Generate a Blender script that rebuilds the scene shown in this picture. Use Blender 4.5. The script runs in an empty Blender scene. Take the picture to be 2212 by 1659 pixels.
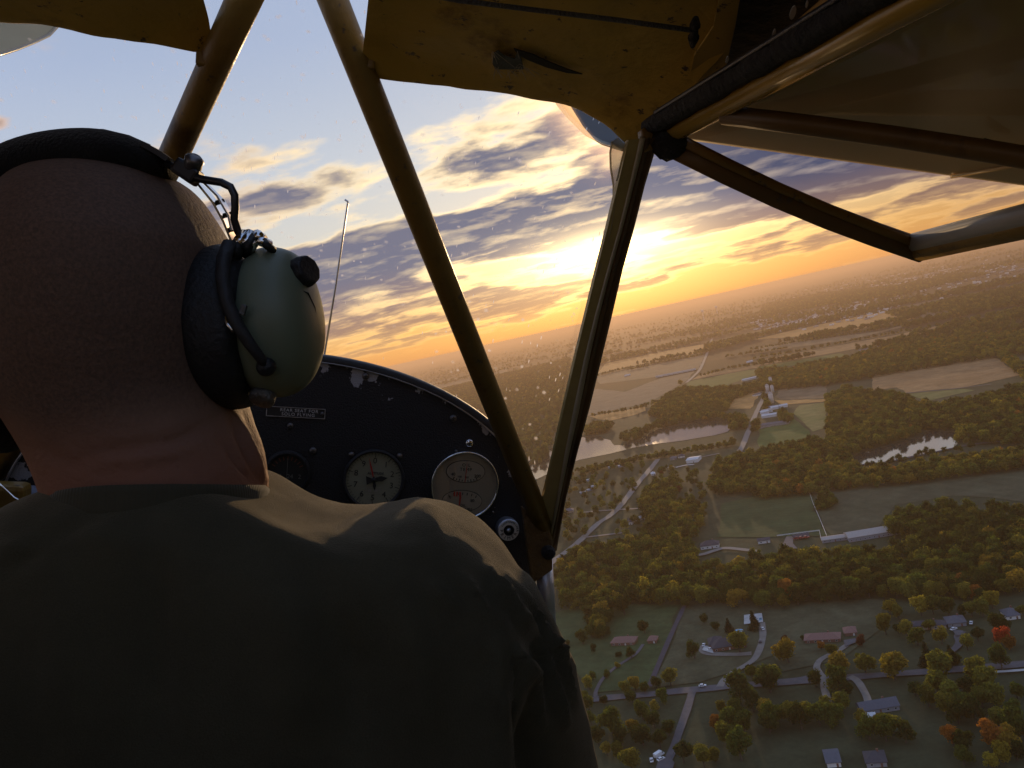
import bpy, bmesh, math, random
import numpy as np
from mathutils import Vector, Matrix, Euler, noise as mnoise

C = bpy.data.collections.new('flight')
bpy.context.scene.collection.children.link(C)
scene = bpy.context.scene
rnd = random.Random(7)

# ------------------------------------------------------------------ camera
F = 1790.7                      # focal length in units of a 2212 x 1659 picture
ALT = 260.0                     # metres above the ground
ROLL, PITCH = math.radians(12.45), math.radians(-3.0)
RC = Matrix.Rotation(PITCH, 4, 'X') @ Matrix.Rotation(ROLL, 4, 'Y')
MC = Matrix.Translation((0, 0, ALT)) @ RC          # eye frame: x right, y forward, z up
cam_data = bpy.data.cameras.new('camera')
cam = bpy.data.objects.new('camera', cam_data)
C.objects.link(cam)
cam.matrix_world = MC @ Matrix.Rotation(math.radians(90), 4, 'X')
cam_data.sensor_width = 36.0
cam_data.lens = F / 2212 * 36.0
cam_data.clip_start = 0.02
cam_data.clip_end = 300000
scene.camera = cam

# ------------------------------------------------------------------ sky, sun, exposure
SUN_AZ, SUN_EL = math.radians(8.0), math.radians(4.7)   # azimuth clockwise from +Y
SUND = Vector((math.sin(SUN_AZ) * math.cos(SUN_EL), math.cos(SUN_AZ) * math.cos(SUN_EL), math.sin(SUN_EL)))
scene.view_settings.view_transform = 'Standard'
scene.view_settings.look = 'None'
scene.view_settings.exposure = 0.0
scene.view_settings.gamma = 1.0
scene.view_settings.use_curve_mapping = False
scene.cycles.use_denoising = True
scene.cycles.max_bounces = 8
scene.cycles.diffuse_bounces = 3
scene.cycles.glossy_bounces = 3
scene.cycles.transmission_bounces = 4
scene.cycles.transparent_max_bounces = 16
scene.cycles.sample_clamp_indirect = 4.0
scene.cycles.caustics_reflective = False
scene.cycles.caustics_refractive = False


class NT:
    """small helper that writes node trees as expressions"""
    def __init__(self, tree):
        self.t = tree

    def node(self, kind, **kw):
        n = self.t.nodes.new(kind)
        for k, v in kw.items():
            setattr(n, k, v)
        return n

    def put(self, sock, v):
        if isinstance(v, bpy.types.NodeSocket):
            self.t.links.new(v, sock)
        elif v is not None:
            sock.default_value = v

    def m(self, op, a, b=None, c=None, clamp=False):
        n = self.node('ShaderNodeMath', operation=op, use_clamp=clamp)
        self.put(n.inputs[0], a)
        self.put(n.inputs[1], b)
        self.put(n.inputs[2], c)
        return n.outputs[0]

    def v(self, op, a, b=None, s=None):
        n = self.node('ShaderNodeVectorMath', operation=op)
        self.put(n.inputs[0], a)
        self.put(n.inputs[1], b)
        if s is not None:
            self.put(n.inputs['Scale'], s)
        return n.outputs['Value'] if op in ('DOT_PRODUCT', 'LENGTH', 'DISTANCE') else n.outputs['Vector']

    def sep(self, a):
        n = self.node('ShaderNodeSeparateXYZ')
        self.put(n.inputs[0], a)
        return n.outputs

    def comb(self, x, y, z):
        n = self.node('ShaderNodeCombineXYZ')
        for i, q in enumerate((x, y, z)):
            self.put(n.inputs[i], q)
        return n.outputs[0]

    def noise(self, vec, scale, detail=4.0, rough=0.5, dist=0.0, lac=2.0, out='Fac'):
        n = self.node('ShaderNodeTexNoise')
        self.put(n.inputs['Vector'], vec)
        self.put(n.inputs['Scale'], scale)
        n.inputs['Detail'].default_value = detail
        n.inputs['Roughness'].default_value = rough
        n.inputs['Lacunarity'].default_value = lac
        n.inputs['Distortion'].default_value = dist
        return n.outputs[out]

    def ramp(self, fac, stops, mode='LINEAR'):
        n = self.node('ShaderNodeValToRGB')
        n.color_ramp.interpolation = mode
        self.put(n.inputs[0], fac)
        el = n.color_ramp.elements
        while len(el) < len(stops):
            el.new(0.5)
        for e, (p, c) in zip(el, stops):
            e.position = p
            e.color = (c, c, c, 1) if isinstance(c, (int, float)) else (c[0], c[1], c[2], 1)
        return n.outputs[0]

    def smooth(self, x, a, b):
        n = self.node('ShaderNodeMapRange', interpolation_type='SMOOTHSTEP')
        self.put(n.inputs[0], x)
        self.put(n.inputs[1], a)
        self.put(n.inputs[2], b)
        return n.outputs[0]

    def mix(self, f, a, b, mode='MIX'):
        n = self.node('ShaderNodeMix', data_type='RGBA', blend_type=mode)
        self.put(n.inputs[0], f)
        for i, q in ((6, a), (7, b)):
            if isinstance(q, (tuple, list)):
                q = (q[0], q[1], q[2], 1)
            self.put(n.inputs[i], q)
        return n.outputs[2]

    def gauss(self, x, x0, wx, y, y0, wy, amp):
        a = self.m('MULTIPLY', self.m('SUBTRACT', x, x0), 1 / wx)
        b = self.m('MULTIPLY', self.m('SUBTRACT', y, y0), 1 / wy)
        r = self.m('ADD', self.m('MULTIPLY', a, a), self.m('MULTIPLY', b, b))
        return self.m('MULTIPLY', self.m('POWER', math.e, self.m('MULTIPLY', r, -1.0)), amp)


def build_world():
    w = bpy.data.worlds.new('World')
    scene.world = w
    w.use_nodes = True
    t = w.node_tree
    t.nodes.clear()
    n = NT(t)
    tc = n.node('ShaderNodeTexCoord')
    D = n.v('NORMALIZE', tc.outputs['Generated'])
    sky = n.node('ShaderNodeTexSky', sky_type='NISHITA')
    sky.sun_disc = False
    sky.sun_elevation = SUN_EL
    sky.sun_rotation = SUN_AZ
    sky.altitude = 300
    sky.air_density = 1.0
    sky.dust_density = 2.0
    sky.ozone_density = 1.5
    dx, dy, dz = n.sep(D)
    # direction relative to the sun's bearing
    rx = n.m('SUBTRACT', n.m('MULTIPLY', dx, math.cos(SUN_AZ)), n.m('MULTIPLY', dy, math.sin(SUN_AZ)))
    ry = n.m('ADD', n.m('MULTIPLY', dx, math.sin(SUN_AZ)), n.m('MULTIPLY', dy, math.cos(SUN_AZ)))
    deg = 180 / math.pi
    az = n.m('MULTIPLY', n.m('ARCTAN2', rx, ry), deg)
    el = n.m('MULTIPLY', n.m('ARCSINE', dz), deg)
    sang = n.m('MULTIPLY', n.m('ARCCOSINE', n.v('DOT_PRODUCT', D, tuple(SUND))), deg)
    # ---- clear air: Nishita blended with the evening's own gradient
    ce = n.m('DIVIDE', el, 60.0, clamp=True)
    grad = n.ramp(ce, [(0.0, (.78, .33, .125)), (.03, (.86, .45, .17)), (.08, (.80, .62, .40)), (.14, (.78, .78, .74)),
                       (.22, (.69, .76, .87)), (.36, (.52, .63, .88)), (.6, (.40, .52, .80)), (1.0, (.30, .41, .68))])
    nish = n.v('SCALE', sky.outputs[0], s=0.055)
    clear = n.mix(0.8, nish, grad)
    away = n.smooth(n.m('ABSOLUTE', az), 30.0, 150.0)
    clear = n.mix(away, clear, n.v('MULTIPLY', clear, (.80, .86, .95)))
    # ---- glow round the sun, flattened along the horizon
    ae = n.m('MULTIPLY', n.m('SUBTRACT', el, 4.6), 2.1)
    gr = n.m('SQRT', n.m('ADD', n.m('MULTIPLY', n.m('MULTIPLY', az, az), .38), n.m('MULTIPLY', ae, ae)))
    g1 = n.m('POWER', math.e, n.m('MULTIPLY', gr, -1 / 2.0))
    g2 = n.m('POWER', math.e, n.m('MULTIPLY', gr, -1 / 7.0))
    glow = n.v('ADD', n.v('SCALE', (7.0, 4.5, 1.5), s=g1), n.v('SCALE', (.40, .22, .04), s=g2))
    # ---- clouds on a flat deck
    den = n.m('ADD', n.m('MAXIMUM', dz, 0.0), 0.15)
    qx = n.m('DIVIDE', rx, den)
    qy = n.m('DIVIDE', ry, den)
    q = n.comb(n.m('MULTIPLY', qx, .78), n.m('MULTIPLY', qy, 1.0), 3.7)
    q2 = n.v('ADD', q, (0.0, .075, 0.0))
    big = n.noise(q, 1.2, 3, .5)
    def dens(vec):
        return n.m('ADD', n.m('MULTIPLY', n.noise(vec, 3.3, 9, .53, .12), .62), n.m('MULTIPLY', big, .38))
    d0, d1 = dens(q), dens(q2)
    bias = None
    for a0, e0, wa, we, amp in CLOUDS:
        gsn = n.gauss(az, a0, wa, el, e0, we, amp)
        bias = gsn if bias is None else n.m('ADD', bias, gsn)
    hi = n.m('MULTIPLY', n.smooth(el, 15.0, 24.0), -.13)
    lo = n.m('MULTIPLY', n.smooth(el, 2.0, 0.3), -.10)
    bias = n.m('ADD', bias, n.m('ADD', hi, lo))
    dd = n.m('ADD', d0, bias)
    cover = n.smooth(dd, .435, .535)
    thick = n.smooth(dd, .47, .575)
    calm = n.smooth(el, .4, 2.2)
    lit = n.m('MULTIPLY', n.m('MULTIPLY_ADD', n.m('SUBTRACT', d0, d1), 7.0, .0, clamp=True), calm)
    near = n.m('POWER', math.e, n.m('MULTIPLY', sang, -1 / 14.0))
    low = n.smooth(el, 7.0, 1.5)
    right = n.smooth(az, 1.0, 14.0)
    body = n.mix(right, (.20, .20, .275), (.095, .105, .20))
    body = n.mix(n.m('MULTIPLY', low, .85), body, (.36, .215, .135))
    body = n.v('ADD', body, n.v('SCALE', (.55, .27, .075), s=n.m('MULTIPLY', near, n.m('MULTIPLY', low, 1.1))))
    edge = n.mix(low, (1.15, .93, .58), (1.10, .62, .20))
    edge = n.mix(n.m('MULTIPLY', right, n.smooth(el, 3.6, 5.6)), edge, (.42, .40, .46))
    edge = n.mix(n.smooth(n.m('ABSOLUTE', az), 12.0, 38.0), edge, (.80, .52, .36))
    edge = n.v('ADD', edge, n.v('SCALE', (2.2, 1.4, .5), s=n.m('POWER', near, 2.0)))
    sh = n.m('SUBTRACT', thick, n.m('MULTIPLY', lit, .55), clamp=True)
    cloud = n.mix(sh, edge, body)
    cloud = n.mix(away, cloud, n.v('MULTIPLY', cloud, (.75, .78, .88)))
    clearg = n.v('ADD', clear, glow)
    cloudg = n.v('ADD', cloud, n.v('SCALE', glow, s=n.m('MULTIPLY', n.m('SUBTRACT', 1.0, thick), .6)))
    cloudg = n.v('ADD', cloudg, n.v('SCALE', (7.0, 5.0, 2.2), s=n.m('POWER', math.e, n.m('MULTIPLY', gr, -1 / 1.5))))
    col = n.mix(n.m('MULTIPLY', cover, n.m('MULTIPLY_ADD', calm, .75, .25)), clearg, cloudg)
    # below the horizon the dome is only ever seen past the edge of the ground: dim earth tones
    col = n.mix(n.smooth(el, 0.0, -1.5), col, (.12, .10, .085))
    bg = n.node('ShaderNodeBackground')
    n.put(bg.inputs[0], n.v('SCALE', col, s=10.0 * SKY_GAIN))
    bg.inputs[1].default_value = 0.1
    out = n.node('ShaderNodeOutputWorld')
    t.links.new(bg.outputs[0], out.inputs[0])
    w.cycles.sampling_method = 'MANUAL'
    w.cycles.sample_map_resolution = 1024


SKY_GAIN = 1.0
HAZE = 0.76e-4
# cloud banks: bearing from the sun, elevation, half-widths, weight (degrees)
CLOUDS = [(5, 8.0, 8, 1.7, .17), (4, 12.8, 7, 2.4, .16), (6, 5.6, 9, 1.2, .14), (14, 7.0, 8, 2.2, .46), (13, 9.6, 8, 1.8, .26), (26, 5.6, 8, 1.8, .12), (-9, 7.8, 9, 1.7, .19), (-9, 12.6, 5.5, 1.5, .12),
          (-18.5, 13.0, 6, 1.7, .10), (-19, 6.6, 6, 1.2, .10), (-6.5, 10.0, 8, .8, -.13), (-18, 10.4, 6, .9, -.10), (-17, 15.4, 8, 1.4, .03), (-12, 3.4, 8, .7, .10), (-6, 2.2, 8, .5, .08),
          (1.0, 4.7, 4, .6, -.18), (-6.5, 5.2, 4, .6, -.14), (1.8, 3.4, 6, .5, -.10), (8, 3.0, 6, .5, .06), (15, 3.6, 9, .7, -.06), (-30, 20, 10, 4, -.14), (-10, 19, 14, 2.2, -.12),
          (-36.6, 18.6, 2.0, .7, .22), (10, .7, 22, .7, -.06), (17, 12.5, 8, 3.0, -.16)]
build_world()

sun_data = bpy.data.lights.new('sun', 'SUN')
sun_data.energy = 2.2
sun_data.angle = math.radians(0.5)
sun_data.color = (1.0, .66, .34)
sun = bpy.data.objects.new('sun', sun_data)
C.objects.link(sun)
sun.rotation_euler = SUND.to_track_quat('Z', 'Y').to_euler()
sun.location = (0, 0, ALT + 500)

# ------------------------------------------------------------------ helpers
def tag(o, label=None, cat=None, group=None, kind=None):
    if label: o['label'] = label
    if cat: o['category'] = cat
    if group: o['group'] = group
    if kind: o['kind'] = kind
    return o


def empty(name, mw=None, loc=None):
    o = bpy.data.objects.new(name, None)
    o.empty_display_size = 0.1
    C.objects.link(o)
    if mw is not None: o.matrix_world = mw
    if loc is not None: o.location = loc
    return o


class MB:
    """collects vertices and faces for one mesh"""
    def __init__(self):
        self.v, self.f, self.mi = [], [], []

    def add(self, verts, faces, mi=0):
        b = len(self.v)
        self.v += [tuple(p) for p in verts]
        self.f += [tuple(i + b for i in f) for f in faces]
        self.mi += [mi] * len(faces)
        return self

    def box(self, c, s, rot=None, mi=0):
        x, y, z = s[0] / 2, s[1] / 2, s[2] / 2
        vs = [Vector(p) for p in ((-x, -y, -z), (x, -y, -z), (x, y, -z), (-x, y, -z), (-x, -y, z), (x, -y, z), (x, y, z), (-x, y, z))]
        if rot is not None: vs = [rot @ p for p in vs]
        vs = [p + Vector(c) for p in vs]
        return self.add(vs, [(3, 2, 1, 0), (4, 5, 6, 7), (0, 1, 5, 4), (1, 2, 6, 5), (2, 3, 7, 6), (3, 0, 4, 7)], mi)

    def tube(self, pts, r, n=12, cap=True, flat=None, up=None, mi=0):
        pts = [Vector(p) for p in pts]
        rs = r if isinstance(r, (list, tuple)) else [r] * len(pts)
        ref = Vector(up) if up is not None else None
        rings, side = [], None
        for i, p in enumerate(pts):
            t = (pts[min(i + 1, len(pts) - 1)] - pts[max(i - 1, 0)]).normalized()
            if side is None:
                side = ref if ref is not None else (Vector((0, 0, 1)) if abs(t.z) < .9 else Vector((1, 0, 0)))
            a = (side - t * side.dot(t)).normalized()
            side = a
            b = t.cross(a)
            k = 1.0 if flat is None else flat
            rings.append([p + a * (math.cos(q) * rs[i] * k) + b * (math.sin(q) * rs[i]) for q in (2 * math.pi * j / n for j in range(n))])
        return self.loft(rings, True, cap, cap, mi)

    def loft(self, rings, closed=True, cap0=False, cap1=False, mi=0):
        n = len(rings[0])
        vs = [p for r in rings for p in r]
        fs = []
        for i in range(len(rings) - 1):
            for j in range(n if closed else n - 1):
                k = (j + 1) % n
                fs.append((i * n + j, i * n + k, (i + 1) * n + k, (i + 1) * n + j))
        if cap0: fs.append(tuple(range(n - 1, -1, -1)))
        if cap1: fs.append(tuple((len(rings) - 1) * n + j for j in range(n)))
        return self.add(vs, fs, mi)

    def poly(self, pts, mi=0):
        return self.add(pts, [tuple(range(len(pts)))], mi)

    def prism(self, pts, d, mi=0):
        """outline extruded along vector d"""
        n = len(pts)
        a = [Vector(p) for p in pts]
        b = [p + Vector(d) for p in a]
        fs = [tuple(range(n - 1, -1, -1)), tuple(range(n, 2 * n))] + [(i, (i + 1) % n, n + (i + 1) % n, n + i) for i in range(n)]
        return self.add(a + b, fs, mi)

    def lathe(self, prof, c, axis=(0, 0, 1), n=32, mi=0, cap0=False, cap1=False):
        """profile of (radius, height) turned round an axis through c"""
        ax = Vector(axis).normalized()
        a = ax.orthogonal().normalized()
        b = ax.cross(a)
        rings = [[Vector(c) + ax * h + (a * math.cos(q) + b * math.sin(q)) * r for q in (2 * math.pi * j / n for j in range(n))] for r, h in prof]
        return self.loft(rings, True, cap0, cap1, mi)

    def mesh(self, name, mats, smooth=False):
        me = bpy.data.meshes.new(name)
        me.from_pydata(self.v, [], self.f)
        for m in (mats if isinstance(mats, (list, tuple)) else [mats]): me.materials.append(m)
        if any(self.mi): me.polygons.foreach_set('material_index', self.mi)
        bm = bmesh.new(); bm.from_mesh(me)
        bmesh.ops.recalc_face_normals(bm, faces=bm.faces)
        bm.to_mesh(me); bm.free()
        if smooth: me.polygons.foreach_set('use_smooth', [True] * len(me.polygons))
        me.update()
        return me

    def build(self, name, mats, parent=None, smooth=False, angle=None, bevel=None):
        o = bpy.data.objects.new(name, self.mesh(name, mats, smooth or angle is not None))
        C.objects.link(o)
        if parent is not None: o.parent = parent
        if bevel:
            b = o.modifiers.new('bevel', 'BEVEL'); b.width = bevel; b.segments = 2; b.limit_method = 'ANGLE'
        if angle is not None:
            sharp_by_angle(o.data, math.radians(angle))
        return o


def sharp_by_angle(me, ang):
    bm = bmesh.new(); bm.from_mesh(me)
    for e in bm.edges:
        if len(e.link_faces) == 2 and e.calc_face_angle(0) > ang: e.smooth = False
    bm.to_mesh(me); bm.free()


def link(name, me, parent=None, mw=None):
    o = bpy.data.objects.new(name, me)
    C.objects.link(o)
    if parent is not None: o.parent = parent
    if mw is not None: o.matrix_world = mw
    return o


def material(name, col, rough=.6, metal=0.0, spec=.5, vary=.15, scale=20.0, bump=0.0, bscale=80.0, sheen=0.0, coat=0.0, fn=None, coords='Object', trans=0.0, alpha=None):
    """principled surface whose colour is broken up by noise"""
    m = bpy.data.materials.new(name)
    m.use_nodes = True
    t = m.node_tree
    n = NT(t)
    p = t.nodes['Principled BSDF']
    tc = n.node('ShaderNodeTexCoord').outputs[coords]
    f = n.noise(tc, scale, 5, .6)
    k = n.m('MULTIPLY_ADD', n.m('SUBTRACT', f, .5), vary * 3.2, 1.0)
    c = n.v('SCALE', (col[0], col[1], col[2]), s=k)
    if fn: c = fn(n, tc, c, p) or c
    n.put(p.inputs['Base Color'], c)
    if not p.inputs['Roughness'].is_linked:
        n.put(p.inputs['Roughness'], n.m('MULTIPLY_ADD', n.m('SUBTRACT', f, .5), .25, rough, clamp=True))
    p.inputs['Metallic'].default_value = metal
    p.inputs['Specular IOR Level'].default_value = spec
    if sheen:
        p.inputs['Sheen Weight'].default_value = sheen
        p.inputs['Sheen Roughness'].default_value = .4
    if coat: p.inputs['Coat Weight'].default_value = coat
    if bump:
        b = n.node('ShaderNodeBump')
        b.inputs['Strength'].default_value = bump
        b.inputs['Distance'].default_value = .02
        n.put(b.inputs['Height'], n.noise(tc, bscale, 6, .6))
        t.links.new(b.outputs[0], p.inputs['Normal'])
    return m


def wray(px, py):
    d = Vector(((px - 1106) / F, 1.0, (829.5 - py) / F))
    return (RC.to_3x3() @ d).normalized()


def gp(px, py, z=0.0):
    """point of the ground seen at a place of the 2212 x 1659 picture"""
    d = wray(px, py)
    t = (z - ALT) / d.z
    return Vector((d.x * t, d.y * t, z))


# windows of the photograph that were studied enlarged: origin and scale
def G6(x, y): return (1152.1 + x * .3307, 548.6 + y * .3307)
def G7(x, y): return (1645.8 + x * .3307, 548.6 + y * .3307)
def G8(x, y): return (1152.1 + x * .2480, 932.6 + y * .2480)
def G9(x, y): return (1645.8 + x * .25595, 932.6 + y * .25595)
def G10(x, y): return (1152.1 + x * .2480, 1275.0 + y * .2480)
def G11(x, y): return (1645.8 + x * .25595, 1275.0 + y * .25595)
def GS(x, y): return (x, y)


def ground_pts(g, pts, z=0.0): return [gp(*g(*p), z) for p in pts]


def crown_pts(g, pts):
    """feet of the trees whose crowns are seen at these places"""
    return [Vector((q.x, q.y, 0)) for q in (gp(*g(*p), 11.0) for p in pts)]
# ------------------------------------------------------------------ the land
def land_fn(n, tc, c, p):
    pos = n.node('ShaderNodeNewGeometry').outputs['Position']
    x, y, z = n.sep(pos)
    dist = n.v('LENGTH', pos)
    # parcels: strips lying mostly across the view
    q = n.comb(n.m('MULTIPLY', x, 1 / 900.0), n.m('MULTIPLY', y, 1 / 520.0), 0.0)
    q = n.v('ADD', q, n.v('SCALE', n.noise(pos, .0004, 3, .5, out='Color'), s=.9))
    vo = n.node('ShaderNodeTexVoronoi', voronoi_dimensions='2D', distance='MANHATTAN')
    n.put(vo.inputs['Vector'], q)
    vo.inputs['Scale'].default_value = 1.0
    r1, r2, r3 = n.sep(vo.outputs['Color'])
    parcel = n.ramp(r1, [(0, (.045, .05, .024)), (.30, (.055, .06, .025)), (.46, (.13, .09, .05)), (.6, (.075, .07, .036)),
                         (.76, (.16, .11, .06)), (.86, (.05, .055, .026)), (1, (.09, .075, .042))], 'CONSTANT')
    wood = n.noise(pos, .0011, 8, .62, .4)
    woodm = n.smooth(wood, .34, .43)
    far = n.mix(woodm, n.v('SCALE', parcel, s=.75), (.032, .037, .019))
    spots = n.smooth(n.noise(pos, .02, 4, .7), .56, .66)
    far = n.v('SCALE', n.mix(n.m('MULTIPLY', spots, .55), far, (.03, .035, .018)), s=.62)
    g1 = n.noise(pos, .012, 6, .6)
    g2 = n.noise(pos, .25, 5, .7)
    near = n.mix(g1, (.045, .056, .027), (.066, .070, .037))
    near = n.v('SCALE', near, s=n.m('MULTIPLY', n.m('MULTIPLY_ADD', g2, .9, .55), n.m('MULTIPLY_ADD', n.noise(pos, .045, 4, .6, .5), 1.1, .45)))
    return n.mix(n.smooth(dist, 2200.0, 3300.0), near, far)


M_LAND = material('land', (1, 1, 1), .95, spec=.1, fn=land_fn)
mb = MB()
rad = [0, 200, 400, 700, 1200, 2000, 3500, 6000, 10000, 20000, 45000, 90000]
rings = [[Vector((r * math.cos(a), r * math.sin(a), 0)) for a in (2 * math.pi * j / 72 for j in range(72))] for r in rad[1:]]
mb.loft(rings, True, cap0=True)
tag(mb.build('ground', M_LAND), 'rolling dusk farmland of meadow and stubble reaching the horizon', kind='structure')


def field_mat(name, a, b, row=0.0, ang=0.0):
    def fn(n, tc, c, p):
        pos = n.node('ShaderNodeNewGeometry').outputs['Position']
        f = n.noise(pos, .015, 6, .65)
        col = n.mix(n.smooth(f, .35, .65), a, b)
        g = n.noise(pos, .22, 5, .75)
        h = n.noise(pos, .045, 4, .6, .5)
        k = n.m('MULTIPLY', n.m('MULTIPLY_ADD', g, .9, .53), n.m('MULTIPLY_ADD', h, 1.1, .45))
        if row:
            x, y, z = n.sep(pos)
            u = n.m('ADD', n.m('MULTIPLY', x, math.cos(ang)), n.m('MULTIPLY', y, math.sin(ang)))
            u = n.m('ADD', u, n.m('MULTIPLY', f, 6.0))
            k = n.m('MULTIPLY', k, n.m('MULTIPLY_ADD', n.m('SINE', n.m('MULTIPLY', u, 2 * math.pi / row)), .045, 1.0))
        return n.v('SCALE', col, s=k)
    return material(name, a, .95, spec=.1, fn=fn)


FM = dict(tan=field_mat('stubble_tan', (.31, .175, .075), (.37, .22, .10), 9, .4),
          lit=field_mat('stubble_sunlit', (.46, .24, .075), (.52, .28, .10), 8, 1.9),  # tan stubble again, with low sunlight put into its colour
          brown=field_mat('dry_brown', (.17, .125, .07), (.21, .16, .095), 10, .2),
          grey=field_mat('pale_stubble', (.155, .12, .078), (.19, .15, .10), 7, 1.2),
          green=field_mat('pasture', (.070, .115, .030), (.095, .135, .040), 14, .7),
          lime=field_mat('mown_hay', (.15, .165, .05), (.21, .19, .07), 12, .5),
          dull=field_mat('rough_grass', (.072, .078, .042), (.095, .094, .052), 16, .3),
          lawn=field_mat('meadow_grass', (.050, .078, .030), (.068, .09, .036), 11, 1.0))


def sheet(name, pts, m, label=None, kind='structure'):
    b = MB()
    b.poly(pts)
    me = bpy.data.meshes.new(name)
    bm = bmesh.new()
    bm.faces.new([bm.verts.new(p) for p in pts])
    bmesh.ops.triangulate(bm, faces=bm.faces[:])
    for f in bm.faces:
        if f.normal.z < 0: f.normal_flip()
    bm.to_mesh(me); bm.free()
    me.materials.append(m)
    o = link(name, me)
    tag(o, label, kind=kind)
    return o


def wobble(pts, step, amp):
    """a polygon with its edges divided and shaken a little"""
    out = []
    for i, p in enumerate(pts):
        q = pts[(i + 1) % len(pts)]
        n = max(1, int((q - p).length / step))
        for k in range(n):
            a = p.lerp(q, k / n)
            out.append(Vector((a.x + amp * mnoise.noise((a.x * .02, a.y * .02, 1.3)), a.y + amp * mnoise.noise((a.x * .02, a.y * .02, 7.7)), a.z)))
    return out


FIELDS = [
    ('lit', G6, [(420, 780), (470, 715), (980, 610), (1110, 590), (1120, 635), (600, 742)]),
    ('brown', G6, [(410, 800), (600, 760), (1120, 658), (1080, 750), (830, 800), (430, 850)]),
    ('grey', G6, [(345, 1060), (395, 880), (600, 900), (830, 812), (1052, 765), (1000, 830), (760, 970), (560, 1012)]),
    ('green', G6, [(990, 890), (1012, 832), (1440, 752), (1460, 790), (1240, 862)]),
    ('tan', G6, [(1030, 822), (1090, 790), (1480, 725), (1480, 742), (1420, 750)]),
    ('tan', G7, [(-20, 728), (-20, 690), (870, 530), (1230, 450), (1280, 470), (850, 572), (500, 640)]),
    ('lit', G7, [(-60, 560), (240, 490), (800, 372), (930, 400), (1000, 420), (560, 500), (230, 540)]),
    ('brown', G7, [(-20, 640), (-20, 608), (780, 502), (1010, 440), (1040, 450), (560, 562)]),
    ('grey', G7, [(840, 360), (1280, 270), (1420, 250), (1250, 300), (900, 372)]),
    ('grey', G7, [(1030, 420), (1060, 382), (1380, 340), (1420, 350), (1080, 430)]),
    ('green', G7, [(-20, 762), (-20, 736), (500, 650), (560, 662), (440, 690)]),
    ('tan', G7, [(730, 890), (720, 790), (860, 760), (1460, 665), (1540, 690), (1700, 790), (1330, 870), (940, 905), (880, 870)]),
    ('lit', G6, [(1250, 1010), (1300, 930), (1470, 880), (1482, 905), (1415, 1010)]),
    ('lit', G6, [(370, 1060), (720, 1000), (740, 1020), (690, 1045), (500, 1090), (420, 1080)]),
    ('brown', G7, [(90, 930), (110, 880), (430, 835), (420, 940), (130, 955)]),
    ('lit', G7, [(75, 958), (440, 946), (400, 965), (130, 985)]),
    ('lime', G7, [(200, 1030), (240, 988), (430, 968), (430, 1130), (330, 1160)]),
    ('green', G7, [(-30, 1262), (-30, 1150), (170, 1100), (195, 1060), (325, 1172), (280, 1260)]),
    ('lime', G7, [(930, 917), (1330, 877), (1400, 890), (1100, 955)]),
    ('lawn', G9, [(-10, 525), (385, 487), (540, 880), (-10, 885), (-380, 890), (-330, 610)]),
    ('dull', G9, [(400, 480), (560, 470), (690, 450), (1250, 390), (2300, 240), (2300, 600), (1900, 560), (1600, 540), (1100, 620), (980, 795), (555, 872)]),
    ('dull', G6, [(470, 1352), (820, 1295), (1310, 1205), (1290, 1260), (900, 1330), (560, 1375)]),
    ('brown', GS, [(880, 838), (1100, 792), (1090, 812), (900, 862)]),
    ('tan', GS, [(1065, 862), (1215, 838), (1210, 862), (1085, 885)]),
    ('dull', G10, [(1330, 120), (1850, 60), (2230, 90), (2230, 520), (1720, 700), (1450, 800), (1030, 830), (1200, 400)]),
    ('dull', G11, [(60, 120), (1000, 70), (1000, 330), (700, 600), (130, 690), (20, 400)]),
    ('lawn', G10, [(190, 200), (500, 120), (1290, 110), (1180, 400), (1000, 830), (560, 880), (330, 700)]),
]
FZ = dict(tan='tan stubble field', lit='stubble field coloured golden as if sunlit', brown='brown harvested field', grey='pale stubble field', green='green pasture', lime='pale mown hay field', dull='dull rough grass meadow', lawn='short green meadow')
for i, (k, g, pts) in enumerate(FIELDS):
    w = ground_pts(g, pts, .25 + .01 * i)
    sheet('field', wobble(w, 30, 7), FM[k], FZ[k])


# ---- water
def water_mat(name, rough):
    m = bpy.data.materials.new(name)
    m.use_nodes = True
    n = NT(m.node_tree)
    p = m.node_tree.nodes['Principled BSDF']
    p.inputs['Base Color'].default_value = (.035, .04, .038, 1)
    p.inputs['Roughness'].default_value = rough
    p.inputs['IOR'].default_value = 1.33 if 'lake' in name else 1.75
    p.inputs['Specular IOR Level'].default_value = 1.0
    b = n.node('ShaderNodeBump')
    b.inputs['Strength'].default_value = .04
    b.inputs['Distance'].default_value = .06
    pos = n.node('ShaderNodeNewGeometry').outputs['Position']
    n.put(b.inputs['Height'], n.noise(pos, .35, 4, .6))
    m.node_tree.links.new(b.outputs[0], p.inputs['Normal'])
    return m


M_LAKE, M_POND = water_mat('lake_water', .08), water_mat('pond_water', .06)
LAKE = [(-170, 1370), (-80, 1330), (20, 1300), (150, 1260), (290, 1200), (430, 1190), (500, 1215), (530, 1250), (600, 1248), (640, 1215), (690, 1222), (720, 1195),
        (800, 1148), (900, 1130), (1030, 1100), (1180, 1082), (1270, 1088), (1304, 1130), (1270, 1160), (1180, 1185), (1000, 1215), (800, 1240), (640, 1268), (500, 1305),
        (300, 1345), (150, 1410), (20, 1470), (-80, 1500), (-150, 1460)]
sheet('water', wobble(ground_pts(G6, LAKE, .5), 14, 4), M_LAKE, 'broad lake tinted pink by the sunset sky')
POND = [(560, 1385), (565, 1350), (660, 1294), (760, 1270), (880, 1236), (1000, 1200), (1060, 1170), (1110, 1152), (1180, 1164), (1240, 1160), (1280, 1180), (1290, 1225), (1250, 1264), (1080, 1300),
        (980, 1318), (850, 1348), (720, 1370), (590, 1382)]
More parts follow.
